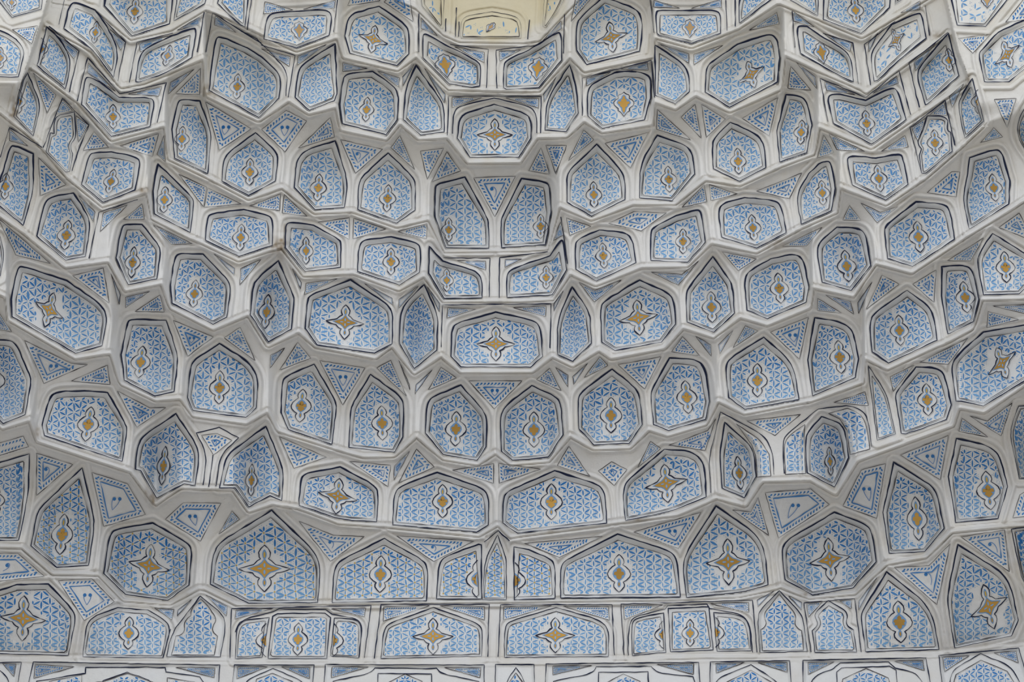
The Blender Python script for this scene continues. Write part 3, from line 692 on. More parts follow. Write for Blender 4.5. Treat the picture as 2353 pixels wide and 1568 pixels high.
# ---------------------------------------------------------------- tint of the plaster: age, dust, soot in the corners
TINT = np.ones((NY, NX, 3))
age = smooth((value_noise(60, 5) + value_noise(22, 6) * .6) * .5 + .25)[..., None]
TINT *= 1 - age * np.array([.012, .022, .045])
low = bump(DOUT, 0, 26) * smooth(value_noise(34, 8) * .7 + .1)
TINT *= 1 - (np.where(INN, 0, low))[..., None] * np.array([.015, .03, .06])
TINT *= 1 - (smooth((700 - GY) / 700))[..., None] * np.array([.0, .012, .05])
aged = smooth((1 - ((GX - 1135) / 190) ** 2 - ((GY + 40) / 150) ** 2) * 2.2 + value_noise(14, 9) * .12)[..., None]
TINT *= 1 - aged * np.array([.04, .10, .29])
for (x, y, rx_, ry_, s) in ((477, 208, 9, 14, .8), (490, 222, 16, 8, .4), (332, 438, 16, 7, .7), (642, 560, 16, 26, .75), (628, 572, 20, 7, .5), (655, 520, 7, 22, .4), (350, 1148, 9, 16, .8), (338, 1135, 6, 14, .5),
                            (85, 992, 9, 12, .7), (32, 250, 9, 26, .8), (100, 108, 8, 14, .5), (22, 268, 7, 10, .6), (2150, 80, 18, 8, .6), (2224, 185, 6, 16, .6), (1218, 213, 18, 6, .5),
                            (1775, 562, 26, 8, .45), (1790, 556, 12, 6, .4), (1245, 790, 9, 20, .3), (2265, 1470, 6, 12, .3), (1470, 1195, 22, 4, .5), (1260, 1222, 18, 4, .35), (660, 445, 14, 12, .35), (1905, 1215, 5, 5, .3), (1705, 1160, 5, 9, .5), (1850, 1368, 10, 4, .5), (430, 1365, 8, 3, .4)):
    g = np.exp(-((GX - x) / rx_) ** 2 - ((GY - y) / ry_) ** 2) * np.clip(.75 + .5 * value_noise(7, int(x)), 0, 1.4)
    TINT *= 1 - np.clip(s * g, 0, .85)[..., None] * np.array([.62, .72, .84])

# ---------------------------------------------------------------- materials
def attr_material(name, rough, noise=.0, bumpy=.0):
    m = bpy.data.materials.new(name); m.use_nodes = True; nt = m.node_tree; b = nt.nodes['Principled BSDF']
    b.inputs['Roughness'].default_value = rough; b.inputs['Specular IOR Level'].default_value = .25
    at = nt.nodes.new('ShaderNodeVertexColor'); at.layer_name = 'tint'
    geo = nt.nodes.new('ShaderNodeNewGeometry')
    nz = nt.nodes.new('ShaderNodeTexNoise'); nz.inputs['Scale'].default_value = 9; nz.inputs['Detail'].default_value = 6; nz.inputs['Roughness'].default_value = .6
    nt.links.new(geo.outputs['Position'], nz.inputs['Vector'])
    mp = nt.nodes.new('ShaderNodeMapRange'); mp.inputs['To Min'].default_value = 1 - noise; mp.inputs['To Max'].default_value = 1 + noise * .6
    nt.links.new(nz.outputs['Fac'], mp.inputs['Value'])
    mx = nt.nodes.new('ShaderNodeMix'); mx.data_type = 'RGBA'; mx.blend_type = 'MULTIPLY'; mx.inputs['Factor'].default_value = 1
    nt.links.new(at.outputs['Color'], mx.inputs['A']); nt.links.new(mp.outputs['Result'], mx.inputs['B'])
    nt.links.new(mx.outputs['Result'], b.inputs['Base Color'])
    if bumpy:
        n2 = nt.nodes.new('ShaderNodeTexNoise'); n2.inputs['Scale'].default_value = 38; n2.inputs['Detail'].default_value = 5
        nt.links.new(geo.outputs['Position'], n2.inputs['Vector'])
        bp = nt.nodes.new('ShaderNodeBump'); bp.inputs['Strength'].default_value = bumpy; bp.inputs['Distance'].default_value = .01
        nt.links.new(n2.outputs['Fac'], bp.inputs['Height']); nt.links.new(bp.outputs['Normal'], b.inputs['Normal'])
    return m
PLASTER = np.array([.75, .74, .728]); PANEL = np.array([.775, .78, .785])
M_PLASTER = attr_material('white_lime_plaster', .88, .07, .35)
M_PAINT = attr_material('distemper_paint', .8, .12)
NAVY = np.array([.012, .018, .05]); BROWN = np.array([.035, .028, .035])
BLUE = np.array([.028, .185, .51]); BLUE_PALE = np.array([.19, .405, .68]); GOLD = np.array([.56, .32, .075]); GOLD_WORN = np.array([.55, .36, .17]); YELLOW = np.array([.66, .44, .10])
MBLUE = np.array([.20, .37, .64]); WHITE = np.array([.775, .775, .77])

# ---------------------------------------------------------------- objects
col = scene.collection
def link_mesh(name, verts, faces, cols, mat, parent=None, base=None, sm=False):
    """VERTS (n,3) world, FACES list of tuples or (m,4) array, COLS (n,3)"""
    me = bpy.data.meshes.new(name)
    verts = np.asarray(verts, float)
    if base is not None: verts = verts - np.array(base)
    if isinstance(faces, np.ndarray):
        sizes = np.full(len(faces), faces.shape[1]); flat = faces.ravel()
    else:
        sizes = np.array([len(f) for f in faces]); flat = np.concatenate([np.asarray(f) for f in faces])
    me.vertices.add(len(verts)); me.vertices.foreach_set('co', verts.astype(np.float32).ravel())
    me.loops.add(len(flat)); me.loops.foreach_set('vertex_index', flat.astype(np.int32))
    me.polygons.add(len(sizes)); me.polygons.foreach_set('loop_start', np.concatenate([[0], np.cumsum(sizes)[:-1]]).astype(np.int32))
    if sm: me.polygons.foreach_set('use_smooth', np.ones(len(sizes), bool))
    me.update(calc_edges=True); me.validate()
    ca = me.color_attributes.new('tint', 'FLOAT_COLOR', 'POINT')
    c = np.ones((len(verts), 4), np.float32); c[:, :3] = cols; ca.data.foreach_set('color', c.ravel())
    me.materials.append(mat); o = bpy.data.objects.new(name, me); col.objects.link(o)
    if parent is not None: o.parent = parent
    return o
def grid_piece(name, mask, colour, parent=None, base=None):
    """the part of the plaster surface whose cells lie in MASK (NY-1, NX-1)"""
    j, i = np.where(mask)
    if not len(j): return None
    a = j * NX + i; quads = np.stack([a, a + NX, a + NX + 1, a + 1], 1)
    o_ = OFF.ravel(); flip = np.abs(o_[quads[:, 0]] - o_[quads[:, 2]]) > np.abs(o_[quads[:, 1]] - o_[quads[:, 3]])   # fold each cell along the moulding
    quads[flip] = np.roll(quads[flip], 1, axis=1)
    used, inv = np.unique(quads, return_inverse=True); quads = inv.reshape(quads.shape)
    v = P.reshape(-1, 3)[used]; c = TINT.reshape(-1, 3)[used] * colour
    return link_mesh(name, v, quads, c, M_PLASTER, parent, base, sm=True)
class Paint:
    """flat paint laid on the plaster: strokes and filled shapes gathered into one mesh"""
    def __init__(s): s.v = []; s.f = []; s.c = []; s.n = 0
    def add(s, v, f, c):
        v = np.asarray(v); s.v.append(v); s.f += [tuple(k + s.n for k in q) for q in f]
        c = np.asarray(c, float); s.c.append(np.tile(c, (len(v), 1)) if c.ndim == 1 else c); s.n += len(v)
    def stroke(s, line, width, h, c, closed=False):
        line = np.asarray(line, float); n = len(line)
        if n < 2: return
        if closed: d = np.roll(line, -1, 0) - np.roll(line, 1, 0)
        else: d = np.gradient(line, axis=0)
        ln = np.linalg.norm(d, axis=1, keepdims=True); d = d / np.maximum(ln, 1e-6)
        nrm = np.stack([-d[:, 1], d[:, 0]], 1); w = np.broadcast_to(np.asarray(width, float), (n,))[:, None] / 2
        A = line + nrm * w; B = line - nrm * w
        v = np.concatenate([lift(A[:, 0], A[:, 1], h, True), lift(B[:, 0], B[:, 1], h, True)])
        m = n if closed else n - 1
        s.add(v, [(k, (k + 1) % n, (k + 1) % n + n, k + n) for k in range(m)], c)
    def fill(s, pts, h, c, rings=2):
        """a shape that can be seen whole from its centre"""
        pts = np.asarray(pts, float); n = len(pts); ctr = pts.mean(0); V = [ctr[None]]; F = []
        for r in range(1, rings + 1): V.append(ctr + (pts - ctr) * r / rings)
        V = np.concatenate(V)
        for k in range(n):
            q = (k + 1) % n; F.append((0, 1 + k, 1 + q))
            for r in range(1, rings): o = 1 + (r - 1) * n; F.append((o + k, o + n + k, o + n + q, o + q))
        s.add(lift(V[:, 0], V[:, 1], h), F, c)
    def make(s, name, parent=None, base=None):
        if not s.n: return None
        return link_mesh(name, np.concatenate(s.v), s.f, np.concatenate(s.c), M_PAINT, parent, base)
def wobble(line, amp, cell=9):
    n = len(line); r = RNG.standard_normal((n // 3 + 4, 2)); t = np.arange(n) / 3.0; i = t.astype(int); f = smooth(t - i)[:, None]; amp *= .75
    return line + amp * (r[i] * (1 - f) + r[i + 1] * f)
def widths(n, w, var=.3):
    r = RNG.standard_normal(n // 4 + 4); t = np.arange(n) / 4.0; i = t.astype(int); f = t - i
    return w * np.clip(1 + var * (r[i] * (1 - f) + r[i + 1] * f), .45, 1.8)
def cell_mask(m): return m[:-1, :-1]

# floor of the court below, for the light it throws up into the vault
fl = bpy.data.meshes.new('floor'); s = 40
fl.from_pydata([(-s, -s, 0), (s, -s, 0), (s, s, 0), (-s, s, 0)], [], [(0, 1, 2, 3)])
M_FLOOR = bpy.data.materials.new('pale_paving'); M_FLOOR.use_nodes = True
nt = M_FLOOR.node_tree; br = nt.nodes.new('ShaderNodeTexBrick'); tc = nt.nodes.new('ShaderNodeTexCoord')
br.inputs['Color1'].default_value = (.50, .45, .38, 1); br.inputs['Color2'].default_value = (.46, .42, .36, 1); br.inputs['Mortar'].default_value = (.3, .28, .25, 1); br.inputs['Scale'].default_value = 2
nt.links.new(tc.outputs['Object'], br.inputs['Vector']); nt.links.new(br.outputs['Color'], nt.nodes['Principled BSDF'].inputs['Base Color'])
fl.materials.append(M_FLOOR); fo = bpy.data.objects.new('floor', fl); col.objects.link(fo); fo['kind'] = 'structure'

def slab(name, lo, hi):
    me = bpy.data.meshes.new(name); x0, y0, z0 = lo; x1, y1, z1 = hi
    me.from_pydata([(x, y, z) for x in (x0, x1) for y in (y0, y1) for z in (z0, z1)], [], [(0, 1, 3, 2), (4, 6, 7, 5), (0, 4, 5, 1), (2, 3, 7, 6), (0, 2, 6, 4), (1, 5, 7, 3)])
    ca = me.color_attributes.new('tint', 'FLOAT_COLOR', 'POINT'); ca.data.foreach_set('color', np.tile(np.append(PLASTER, 1).astype(np.float32), 8)); me.materials.append(M_PLASTER)
    o = bpy.data.objects.new(name, me); col.objects.link(o); o['kind'] = 'structure'; return o
# unseen slabs added to block stray sky light: the bay's sides, back and flat top
slab('unseen_wall_left', (-9.0, 1.5, 0), (-8.4, 13.6, 18.4)); slab('unseen_wall_right', (8.4, 1.5, 0), (9.0, 13.6, 18.4)); slab('sky_block_end', (-9.0, 13.3, 0), (9.0, 13.9, 18.4)); slab('sky_block_top', (-9.0, 1.5, 17.8), (9.0, 13.6, 18.4))
# structure: wall band, ledge mouldings, vault shell
C_OWN = cell_mask(OWNER); C_F = cell_mask(FOWN); C_L = cell_mask(LID); C_T = cell_mask(TIERIDX)
free = (C_OWN < 0) & (C_F < 0)
wall = grid_piece('wall_back', free & (C_T == 0) & (C_L < 0), PLASTER); wall['kind'] = 'structure'
ceiling = grid_piece('ceiling', free & (C_T > 0) & (C_L < 0), PLASTER); ceiling['kind'] = 'structure'
for k in range(len(ledges)):
    o = grid_piece('trim_%d' % (k + 1), free & (C_L == k), PLASTER)
    if o: o['kind'] = 'structure'
# loose lining strokes on the shell
st = Paint()
for ln in STROKES.strip().splitlines():
    line = wobble(rounded(read_points(ln.split()), closed=False, step=5), .5)
    st.stroke(line, widths(len(line), 1.9), .003, NAVY)
o = st.make('lining_stroke', ceiling); o['label'] = 'black lining strokes framing the niches'; o['kind'] = 'stuff'

# ---- painted facets between the hoods
def inradius_inset(ctl, d):
    """convex control polygon moved inwards by d"""
    n = len(ctl); area = sum(ctl[i][0] * ctl[(i + 1) % n][1] - ctl[(i + 1) % n][0] * ctl[i][1] for i in range(n)); sg = 1 if area > 0 else -1
    N = []; 
    for i in range(n):
        e = ctl[(i + 1) % n] - ctl[i]; e = e / (np.linalg.norm(e) + 1e-9); N.append(sg * np.array([-e[1], e[0]]))
    out = []
    for i in range(n):
        n1, n0 = N[i], N[i - 1]; A = np.array([n0, n1]); det = np.linalg.det(A)
        if abs(det) < .12: out.append(ctl[i] + n1 * d); continue
        out.append(ctl[i] + np.linalg.solve(A, [d, d]))
    return np.array(out)
def poly_area(c): x, y = c[:, 0], c[:, 1]; return .5 * (np.dot(x, np.roll(y, -1)) - np.dot(y, np.roll(x, -1)))
def facet_piece(fc, parent):
    k = fc['k']
    o = grid_piece('spandrel', C_F == k, PANEL, parent)
    if not o: return
    ctl = fc['ctl']; per = np.linalg.norm(np.roll(ctl, -1, 0) - ctl, axis=1); A = abs(poly_area(ctl)); rin = 2 * A / per.sum()
    p = Paint(); line = wobble(fc['line'], .35); p.stroke(line, widths(len(line), 1.1), .003, BROWN, True)
    # border of slanting leaf strokes
    rw = min(7.5, rin * .36)
    mid = inradius_inset(ctl, rw * .95); inn = inradius_inset(ctl, rw * 1.95); n = len(ctl); sg = 1 if poly_area(ctl) > 0 else -1
    tone = float(np.clip(.45 + .35 * RNG.random() + (.25 if rin > 14 else 0), 0, 1)); c_leaf = BLUE_PALE * (1 - tone) + BLUE * tone
    ok_in = poly_area(inn) * sg > 0 and abs(poly_area(inn)) < A * .75 and rin > 7
    for i in range(n):
        a, b = mid[i], mid[(i + 1) % n]; L = np.linalg.norm(b - a)
        if L < 6 or np.dot(b - a, ctl[(i + 1) % n] - ctl[i]) < 0: continue
        e = (b - a) / L; nr = sg * np.array([-e[1], e[0]]); q = max(1, int(L / (rw * 1.05)))
        for k2 in range(q):
            c = a + e * L * (k2 + .5) / q; dr = e * .72 - nr * .62 * (1 if k2 % 1 == 0 else -1); dr /= np.linalg.norm(dr); wn = np.array([-dr[1], dr[0]]); l = rw * (.52 + .12 * RNG.random()); w = rw * .27
            pts = [c - dr * l, c - dr * l * .2 + wn * w * .7, c + dr * l * .55 + wn * w, c + dr * l, c + dr * l * .5 - wn * w, c - dr * l * .2 - wn * w * .5]
            v = lift([t[0] for t in pts], [t[1] for t in pts], .003); p.add(v, [(0, 1, 5), (1, 2, 4, 5), (2, 3, 4)], c_leaf * (.85 + .3 * RNG.random()))
    if ok_in:
        ln = wobble(rounded([(x, y, False) for x, y in inn], step=4), .3); p.stroke(ln, widths(len(ln), max(1.5, rw * .3)), .003, c_leaf, True)
        core = inradius_inset(ctl, rw * 2.6); ctr = inn.mean(0); r2 = 2 * abs(poly_area(inn)) / np.linalg.norm(np.roll(inn, -1, 0) - inn, axis=1).sum()
        if r2 > 2.6:
            tip = inn[np.argmax(inn[:, 1])]
            for sx in ((-1, 1) if fc['curls'] == 2 and r2 > 5 else (1,)):
                s_ = min(r2 * 1.2, 15); hd = ctr + np.array([-sx * s_ * .42, -s_ * .15]); ang = np.linspace(0, 2 * math.pi, 9)[:-1]
                p.fill(np.stack([hd[0] + s_ * .28 * np.cos(ang), hd[1] + s_ * .28 * np.sin(ang)], 1), .0035, c_leaf, 1)
                t = np.linspace(0, 1, 9); a0 = hd + np.array([sx * -s_ * .2, -s_ * .05]); a1 = hd + np.array([sx * s_ * .1, -s_ * .75]); a2 = ctr + np.array([sx * s_ * .75, -s_ * .1]) if fc['curls'] == 1 else ctr + np.array([-sx * s_ * 1.05, -s_ * .1]); a3 = ctr * .45 + tip * .55
                if fc['curls'] == 2: a0 = hd + np.array([sx * s_ * .22, 0]); a1 = hd + np.array([sx * s_ * .1, -s_ * .6])
                cv = ((1 - t) ** 3)[:, None] * a0 + (3 * t * (1 - t) ** 2)[:, None] * a1 + (3 * t * t * (1 - t))[:, None] * a2 + (t ** 3)[:, None] * a3
                p.stroke(cv, np.linspace(1.9, 1.1, 9), .0035, c_leaf)
    q = p.make('leaf_border', o); q['kind'] = 'stuff'
for fc in facets: facet_piece(fc, ceiling)

# ---- niches
def unit_shapes(t):
    D_half = [(0, .5), (.055, .45), (.115, .37), (.13, .29), (.10, .225), (.17, .18), (.26, .09), (.30, -.015), (.275, -.10), (.19, -.185), (.105, -.235), (.14, -.29), (.135, -.36), (.075, -.435), (0, -.5)]
    S_half = [(0, .5), (.075, .43), (.125, .34), (.115, .255), (.085, .205), (.15, .17), (.20, .12), (.235, .085), (.34, .055), (.45, .025), (.56, -.005), (.45, -.055), (.35, -.08), (.255, -.095), (.22, -.145), (.17, -.18), (.105, -.205), (.14, -.26), (.14, -.34), (.08, -.42), (0, -.5)]
    P_half = [(0, .5), (.07, .44), (.19, .40), (.235, .33), (.21, .245), (.33, .19), (.41, .09), (.38, -.03), (.28, -.12), (.22, -.17), (.235, -.25), (.13, -.32), (.05, -.42), (0, -.5)]
    if t == 'S': return S_half, [0, 4, 16, 20]
    if t == 'P': return P_half, [0, 4, 9, 13]
    return D_half, [0, 4, 10, 14]
def medallion(md, root, base):
    t = md['type']; half = {'H': -1, 'h': 1}.get(t, 0); kind = 'D' if half else t
    a = math.radians(md['tilt']); hgt = md['h']
    if kind == 'S': ax_, ay_ = math.cos(a), -math.sin(a); bx_, by_ = -math.sin(a * .5), -math.cos(a * .5)
    else: ax_, ay_ = math.cos(a), math.sin(a) * .4; bx_, by_ = math.sin(a), -math.cos(a)
    def T(pts):
        q = np.array(pts, float); q[:, 0] *= md['wf'] * (1.0 if kind == 'S' else 1.02); q = q * hgt
        return np.stack([md['x'] + q[:, 0] * ax_ + q[:, 1] * bx_, md['y'] + q[:, 0] * ay_ + q[:, 1] * by_], 1)
    hf, cut = unit_shapes(kind); sides = (1, -1) if not half else (half,)
    def full(h): return h + [(-x, y) for x, y in h[::-1] if abs(x) > 1e-6] if not half else [(half * x, y) for x, y in h] + ([] if abs(h[-1][0]) < 1e-6 else [(0, h[-1][1])]) + ([] if abs(h[0][0]) < 1e-6 else [(0, h[0][1])])
    def dense(pts, step=3.2, closed=True):
        q = T(pts); return rounded([(x, y, False) for x, y in q], closed=closed, step=step)
    g = Paint()
    for c0, c1 in zip(cut[:-1], cut[1:]): g.fill(dense(full(hf[c0:c1 + 1])), .005, WHITE, 4)
    worn = md.get('worn')
    m = g.make('medallion', root, base)
    ol = Paint()
    loop = full(hf) if not half else [(half * x, y) for x, y in hf]
    ln = dense(loop, 3.0, closed=not half); ln = wobble(ln, .25); ol.stroke(ln, widths(len(ln), max(1.3, min(1.9, hgt / 42)), .35), .0065, NAVY, not half); ol.make('outline', m)
    for o_ in (m.children if m else ()):
        o_.data.transform(Matrix.Translation(-Vector(base)))
    b = Paint(); y = Paint()
    def ell(cx, cy, w, h, pw=1.0):
        an = np.linspace(0, 2 * math.pi, 13)[:-1]; return [(cx + w * math.copysign(abs(math.sin(q)) ** pw, math.sin(q)), cy + h * math.cos(q)) for q in an]
    gold = GOLD * (.8 + .35 * RNG.random()) if hgt > 50 else GOLD_WORN
    if kind == 'S':
        star = [(0, .225), (.07, .135), (.14, .085), (.24, .052), (.375, 0), (.24, -.062), (.145, -.088), (.075, -.14), (0, -.23)]
        b.fill(T(full(star)), .0075, MBLUE, 3)
        gs = [(0, .19), (.05, .115), (.115, .068), (.22, .038), (.325, 0), (.22, -.045), (.12, -.07), (.055, -.12), (0, -.195)]
        y.fill(T(full(gs)), .0105, gold, 3)
        for (cx, cy, w, h) in ((0, .07, .022, .045), (0, -.075, .022, .045), (.10, .0, .05, .016), (-.10, .0, .05, .016)): b.fill(T(ell(cx, cy, w, h)), .013, MBLUE * 1.25, 1)
        drops = ((.30, .048, .11), (-.30, .042, .085))
    elif kind == 'P':
        leaf = [(0, .40), (.08, .34), (.11, .25), (.24, .17), (.29, .06), (.20, -.06), (.12, -.16), (.09, -.28), (0, -.42)]
        b.fill(T(full(leaf)), .0075, MBLUE, 3)
        gl = [(0, .36), (.055, .30), (.05, .22), (.12, .20), (.10, .12), (.22, .12), (.24, .04), (.15, .0), (.15, -.08), (.07, -.12), (.055, -.26), (0, -.37)]
        y.fill(T(full(gl)), .0105, gold if hgt > 45 else GOLD_WORN, 3); drops = ()
    else:
        bl = [(0, .20), (.085, .14), (.155, .06), (.17, -.02), (.135, -.10), (.07, -.165), (0, -.21)]
        b.fill(T(full(bl)), .0075, MBLUE, 3)
        v = RNG.integers(0, 3)
        gl = [[(0, .14), (.04, .09), (.035, .05), (.085, .055), (.115, .01), (.085, -.03), (.10, -.07), (.045, -.075), (.04, -.13), (0, -.16)],
              [(0, .14), (.06, .08), (.035, .04), (.11, .05), (.12, -.03), (.05, -.04), (.09, -.08), (.03, -.14), (0, -.16)],
              [(0, .13), (.05, .10), (.045, .045), (.10, .03), (.11, -.035), (.06, -.05), (.05, -.12), (0, -.15)]][v]
        gl = [(q0 * 1.22, q1 * 1.1) for q0, q1 in gl]; y.fill(T(full(gl)), .0105, gold, 3); drops = ((.285, .052, .115), (-.285, .047, .09)) if not half else ()
    for cy, w, h in drops:
        b.fill(T(ell(0, cy, w, h, 1.2)), .0075, MBLUE, 3); y.fill(T(ell(0, cy - .005, w * .5, h * .6, 1.2)), .0105, YELLOW if hgt > 65 and cy > 0 else gold, 1)
    for pt, nm in ((b, 'blue_leaf'), (y, 'gold_leaf')):
        o = pt.make(nm, m, base)
    return m
def pattern(n, inner_mask, root, base):
    """six-petalled flowers on a triangular net that is laid out on the niche wall itself"""
    x0, y0, x1, y1 = n['box']; sl = n['sl']; kind = n['kind']; ins = n['ins']
    js, is_ = np.where(inner_mask)
    if len(js) < 20: return None
    J0, I0 = sl[0].start, sl[1].start
    any_ = ins.any(0); good = np.where(any_)[0]; sill = (ins.shape[0] - 1 - np.argmax(ins[::-1], 0)) * ST + Y0 + J0 * ST
    xs = X0 + ST * (I0 + np.arange(ins.shape[1])); sill = np.interp(xs, xs[good], sill[good])
    e3 = max(3, len(good) // 6); kern = np.ones(e3) / e3; sm_ = np.convolve(np.pad(sill, e3, mode='edge'), kern, 'same')[e3:-e3]
    slope = np.clip(np.abs(np.gradient(sm_, xs)), 0, .75) * (kind not in 'pf')
    u = np.cumsum((1 + .75 * slope) * ST); u -= np.interp(n['med']['x'] if n['med'] and n['med']['type'] not in 'Hh' else (x0 + x1) / 2, xs, u)
    core = np.median(sill[good]); drop = (.42 if kind not in 'pf' else 0) * (sm_ - core)
    cs = (11.5 + .058 * min(n['size'], 215)) * (1.0 if kind != 'f' else 1.05)
    if kind == 'f' and n['size'] < 60: cs = 17
    a = cs * (.80 if y0 > 1000 else .84)
    def to_xy(uu, vv):
        if uu < u[0] or uu > u[-1]: return None
        x = np.interp(uu, u, xs); t = vv / max(30.0, y1 - y0)
        return x, y1 + np.interp(x, xs, drop) - (vv * (.80 + .32 * t)) + 2
    def ok(pt):
        if pt is None: return False
        i = int(round((pt[0] - X0) / ST)) - I0; j = int(round((pt[1] - Y0) / ST)) - J0
        return 0 <= j < inner_mask.shape[0] and 0 <= i < inner_mask.shape[1] and inner_mask[j, i]
    mu = int((u[-1] - u[0]) / cs) + 3; mv = int((y1 - y0) * 1.5 / a) + 6; node = {}
    for m in range(-mu, mu + 1):
        if m * cs < u[0] - cs or m * cs > u[-1] + cs: continue
        for k in range(-6, mv):
            jx, jy = RNG.normal(0, .045, 2) * cs; node[m, k] = to_xy(m * cs + jx, (k + (m % 2) * .5 + .25) * a + jy)
    p = Paint(); keep = .42 if kind == 'x' else (.14 if kind == 'y' else 1.0)
    def shade(y): 
        t = (y1 - y) / (y1 - y0); t = float(np.clip(t * 1.25 - .12 + RNG.normal(0, .12), 0, 1)); s = float(n['fresh'])
        t = t * s + .12 * (s - .5); t = float(np.clip(t, 0, 1)); return (BLUE_PALE * (1 - t) + BLUE * t) * (.92 + .16 * RNG.random())
    for (m, k), A in node.items():
        up = (m, k + 1); ne = (m + 1, k + (m % 2)); se = (m + 1, k - 1 + (m % 2))
        for q in (up, ne, se):
            Bp = node.get(q)
            if A is None or Bp is None or RNG.random() > keep: continue
            A_, B_ = np.array(A), np.array(Bp); L = np.linalg.norm(B_ - A_)
            if L < 4 or L > 70: continue
            c = (A_ + B_) / 2 + RNG.normal(0, .3, 2); e = (B_ - A_) / L; ang = RNG.normal(0, .06); e = np.array([e[0] * math.cos(ang) - e[1] * math.sin(ang), e[0] * math.sin(ang) + e[1] * math.cos(ang)])
            l = L * (.40 + .03 * RNG.random()); okA, okB = ok(c - e * l), ok(c + e * l)
            if not ok(c): continue
            if not okA and not okB: continue
            if not okA: c = c + e * l * .4; l *= .55
            elif not okB: c = c - e * l * .4; l *= .55
            w = max(.9, min(L * .094, 3.2)) * (.84 + .35 * RNG.random()); nr = np.array([-e[1], e[0]])
            pts = np.array([c - e * l, c - e * l * .55 + nr * w * .78, c + nr * w, c + e * l * .52 + nr * w * .76, c + e * l, c + e * l * .52 - nr * w * .76, c - nr * w, c - e * l * .55 - nr * w * .78])
            p.add(lift(pts[:, 0], pts[:, 1], .0025), [(0, 1, 7), (1, 2, 6, 7), (2, 3, 5, 6), (3, 4, 5)], shade(c[1]))
        # little trefoils in the triangles
        for t3 in ((ne, up), (ne, se)):
            q1, q2 = node.get(t3[0]), node.get(t3[1])
            if A is None or q1 is None or q2 is None or RNG.random() > keep: continue
            A_, q1, q2 = np.array(A), np.array(q1), np.array(q2); c = (A_ + q1 + q2) / 3
            sz = np.linalg.norm(q1 - A_)
            if not ok(c) or sz < 10: continue
            cc = shade(c[1]) * .9
            for e in (A_ - c, q1 - c, q2 - c):
                nr = np.array([-e[1], e[0]]); s1, s2 = c + e * .05, c + e * .30; nr = nr / (np.linalg.norm(nr) + 1e-6) * .55
                pts = np.array([s1, s2 + nr, s2 - nr]); p.add(lift(pts[:, 0], pts[:, 1], .0025), [(0, 1, 2)], cc)
        if kind == 'g' and ok(A):
            an = np.linspace(0, 2 * math.pi, 7)[:-1]; p.fill(np.stack([A[0] + 2.1 * np.cos(an), A[1] + 2.1 * np.sin(an)], 1), .0035, YELLOW * .95, 1)
    o = p.make('floral_pattern', root, base)
    if o: o['kind'] = 'stuff'
    return o
def inner_line(n):
    line = n['line']; wd = inset_width(n, line[:, 1]); sg = 1 if poly_area(line) > 0 else -1
    d = np.roll(line, -1, 0) - np.roll(line, 1, 0); d /= np.maximum(np.linalg.norm(d, axis=1, keepdims=True), 1e-6); nr = sg * np.stack([-d[:, 1], d[:, 0]], 1)
    q = line + nr * wd[:, None]; q = q[seg_distance(q[:, 0], q[:, 1], line) > wd * .93]
    return q
# names of tiers and places for the labels
for i, n in enumerate(niches):
    x0, y0, x1, y1 = n['box']; cx, cy = (x0 + x1) / 2, (y0 + y1) / 2
    ii = int(np.clip((cx - X0) / ST, 0, NX - 1)); jj = int(np.clip((n['line'][:, 1].mean() * .5 + cy * .5 - Y0) / ST, 0, NY - 1)); n['tier'] = int(TIERIDX[jj, ii])
    n['cx'] = cx; n['fresh'] = float(np.clip(.55 + .45 * smooth((cy - 100) / 900) + (.15 if n['kind'] == 'g' else 0) + RNG.normal(0, .06), .3, 1.1))
    if n['kind'] in 'xy': n['fresh'] = .45
    if n['kind'] == 'p': n['fresh'] = .5
ORD = ['first', 'second', 'third', 'fourth', 'fifth', 'sixth', 'seventh', 'eighth', 'ninth', 'tenth', 'eleventh', 'twelfth', 'thirteenth', 'fourteenth', 'fifteenth', 'sixteenth', 'seventeenth', 'eighteenth', 'nineteenth', 'twentieth']
for t in range(0, 12):
    row = sorted([n for n in niches if n['tier'] == t and n['kind'] != 'f'], key=lambda n: n['cx'])
    for k, n in enumerate(row): n['place'] = (k, len(row) - 1 - k)
def label(n):
    x0, y0, x1, y1 = n['box']; r = (x1 - x0) / (y1 - y0); md = n['med']
    shape = 'narrow leaf-shaped' if r < .62 else ('wide' if r > 1.2 else ('upright' if r < .9 else 'hooded'))
    if n['kind'] == 'x': shape = 'worn'
    if n['kind'] == 'y': shape = 'yellowed'
    if n['kind'] == 'w' and n['tier'] > 0: shape = 'lobed-arch'
    if n['kind'] == 'p' and r < 1.25 and not md: shape = 'flat lobed'
    what = {None: 'without medallion', 'D': 'with gold-centred drop medallion', 'S': 'with four-pointed gold star', 'P': 'with gold palmette', 'H': 'with half-hidden gold medallion', 'h': 'with half-hidden gold medallion'}[md['type'] if md else None]
    a, b = n['place']; side = ORD[a] + ' from left' if a <= b else ORD[b] + ' from right'
    side = side.replace('first from left', 'leftmost').replace('first from right', 'rightmost')
    if n['tier'] == 0: return 'framed blue and white wall panel, %s in the bottom row' % side
    return '%s niche %s, %s in the %s row up' % (shape, what, side, ORD[n['tier']])
M_BASE = {}
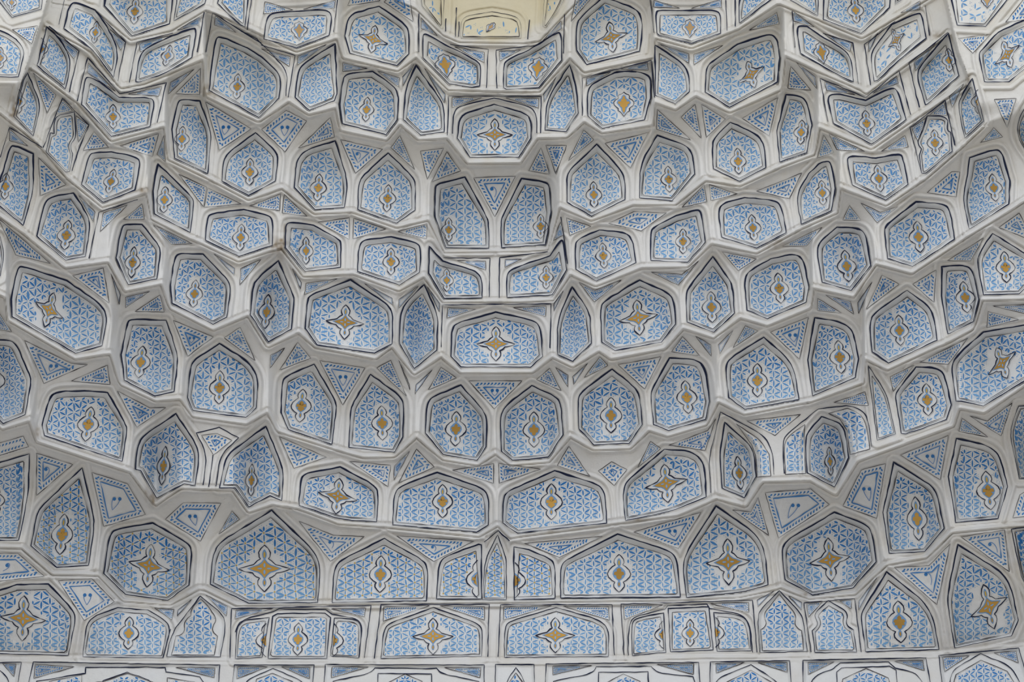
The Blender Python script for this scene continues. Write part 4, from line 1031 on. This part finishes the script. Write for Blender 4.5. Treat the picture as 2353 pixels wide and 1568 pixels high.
for idx, n in sorted(enumerate(niches), key=lambda q: q[1]['kind'] == 'f'):
    kind = n['kind']; x0, y0, x1, y1 = n['box']; mid = np.array([(x0 + x1) / 2, y1 - 2]); base = lift([np.clip(mid[0], -140, 2490)], [np.clip(mid[1], -140, 1700)], 0)[0]
    ins, d = n['ins'], n['d']; sl = n['sl']; py = GY[sl]
    name = 'framed_niche' if kind == 'w' and n['tier'] == 0 else ('blind_niche' if kind in 'pwf' else 'painted_niche')
    if kind == 'f':                                        # flowered field inside a panel: a part of whatever holds it
        host = next((h['root'] for h in niches if h['kind'] == 'w' and 'root' in h and inside(np.array([mid[0]]), np.array([mid[1] - 10]), h['line'])[0]), None)
        root = host if host else ceiling; base = np.array(root.location) if host else np.zeros(3)
        o = grid_piece('flowered_field', C_OWN == idx, PANEL, root, base)
        if not o: continue
        pt = Paint(); ln = wobble(n['line'], .4); pt.stroke(ln, widths(len(ln), 1.3), .003, BROWN, True); pt.make('outline', o, base)
        pattern(n, ins & (d > 3.0), o, base); continue
    root = bpy.data.objects.new(name, None); col.objects.link(root); root.location = base; root.empty_display_size = .05
    root['category'] = 'niche'
    n['root'] = root
    if 'place' in n:
        root['label'] = label(n); root['group'] = 'niches in the %s row up' % ORD[n['tier']] if n['tier'] else 'framed niches along the bottom edge'
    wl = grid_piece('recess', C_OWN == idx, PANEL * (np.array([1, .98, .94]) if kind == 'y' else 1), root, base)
    ol = Paint(); ln = wobble(n['line'], .45); wbase = 2.6 if kind in 'nxg' else 1.9
    yy = (y1 - ln[:, 1]) / (y1 - y0); wv = widths(len(ln), wbase, .28) * (.72 + .5 * smooth(yy)) * min(1, max(.6, n['size'] / 80))
    if kind in 'y': wv *= .5
    ol.stroke(ln, wv, .003, NAVY, True); ol.make('outline', root, base)
    if kind == 'w': continue
    q = inner_line(n)
    if len(q) > 6:
        bl = Paint(); q = wobble(q, .3); bl.stroke(q, widths(len(q), 1.25, .35), .003, BROWN, True); bl.make('border_line', root, base)
    wd = inset_width(n, py); inner = ins & (d > wd + 1.6)
    if n['med']:
        md = n['med']; X, Y = GX[sl], GY[sl]; a = math.radians(md['tilt'])
        wfac = {'S': .52, 'P': .40}.get(md['type'], .30) * md['wf']
        if md['type'] == 'S':
            rx = (X - md['x']) * math.cos(a) - (Y - md['y']) * math.sin(a); ry = (Y - md['y']) + (X - md['x']) * math.tan(a * .5)
            inner &= (np.abs(rx) / (wfac * md['h'] + 2) + np.abs(ry) / (.44 * md['h'] + 2) > 1.0)
            inner &= ~((np.abs(ry) < .5 * md['h'] + 2) & (np.abs(rx) < .16 * md['h'] + 1.5))
        else:
            rx = (X - md['x']) + (Y - md['y']) * math.sin(a); ry = Y - md['y']
            inner &= ((rx / (wfac * md['h'] + 2)) ** 2 + (ry / (.30 * md['h'] + 2)) ** 2 > 1)
            inner &= ~((np.abs(ry) < .5 * md['h'] + 2) & (np.abs(rx) < .15 * md['h'] + 1.5))
    pattern(n, inner, root, base)
    if n['med']: medallion(n['med'], root, base)
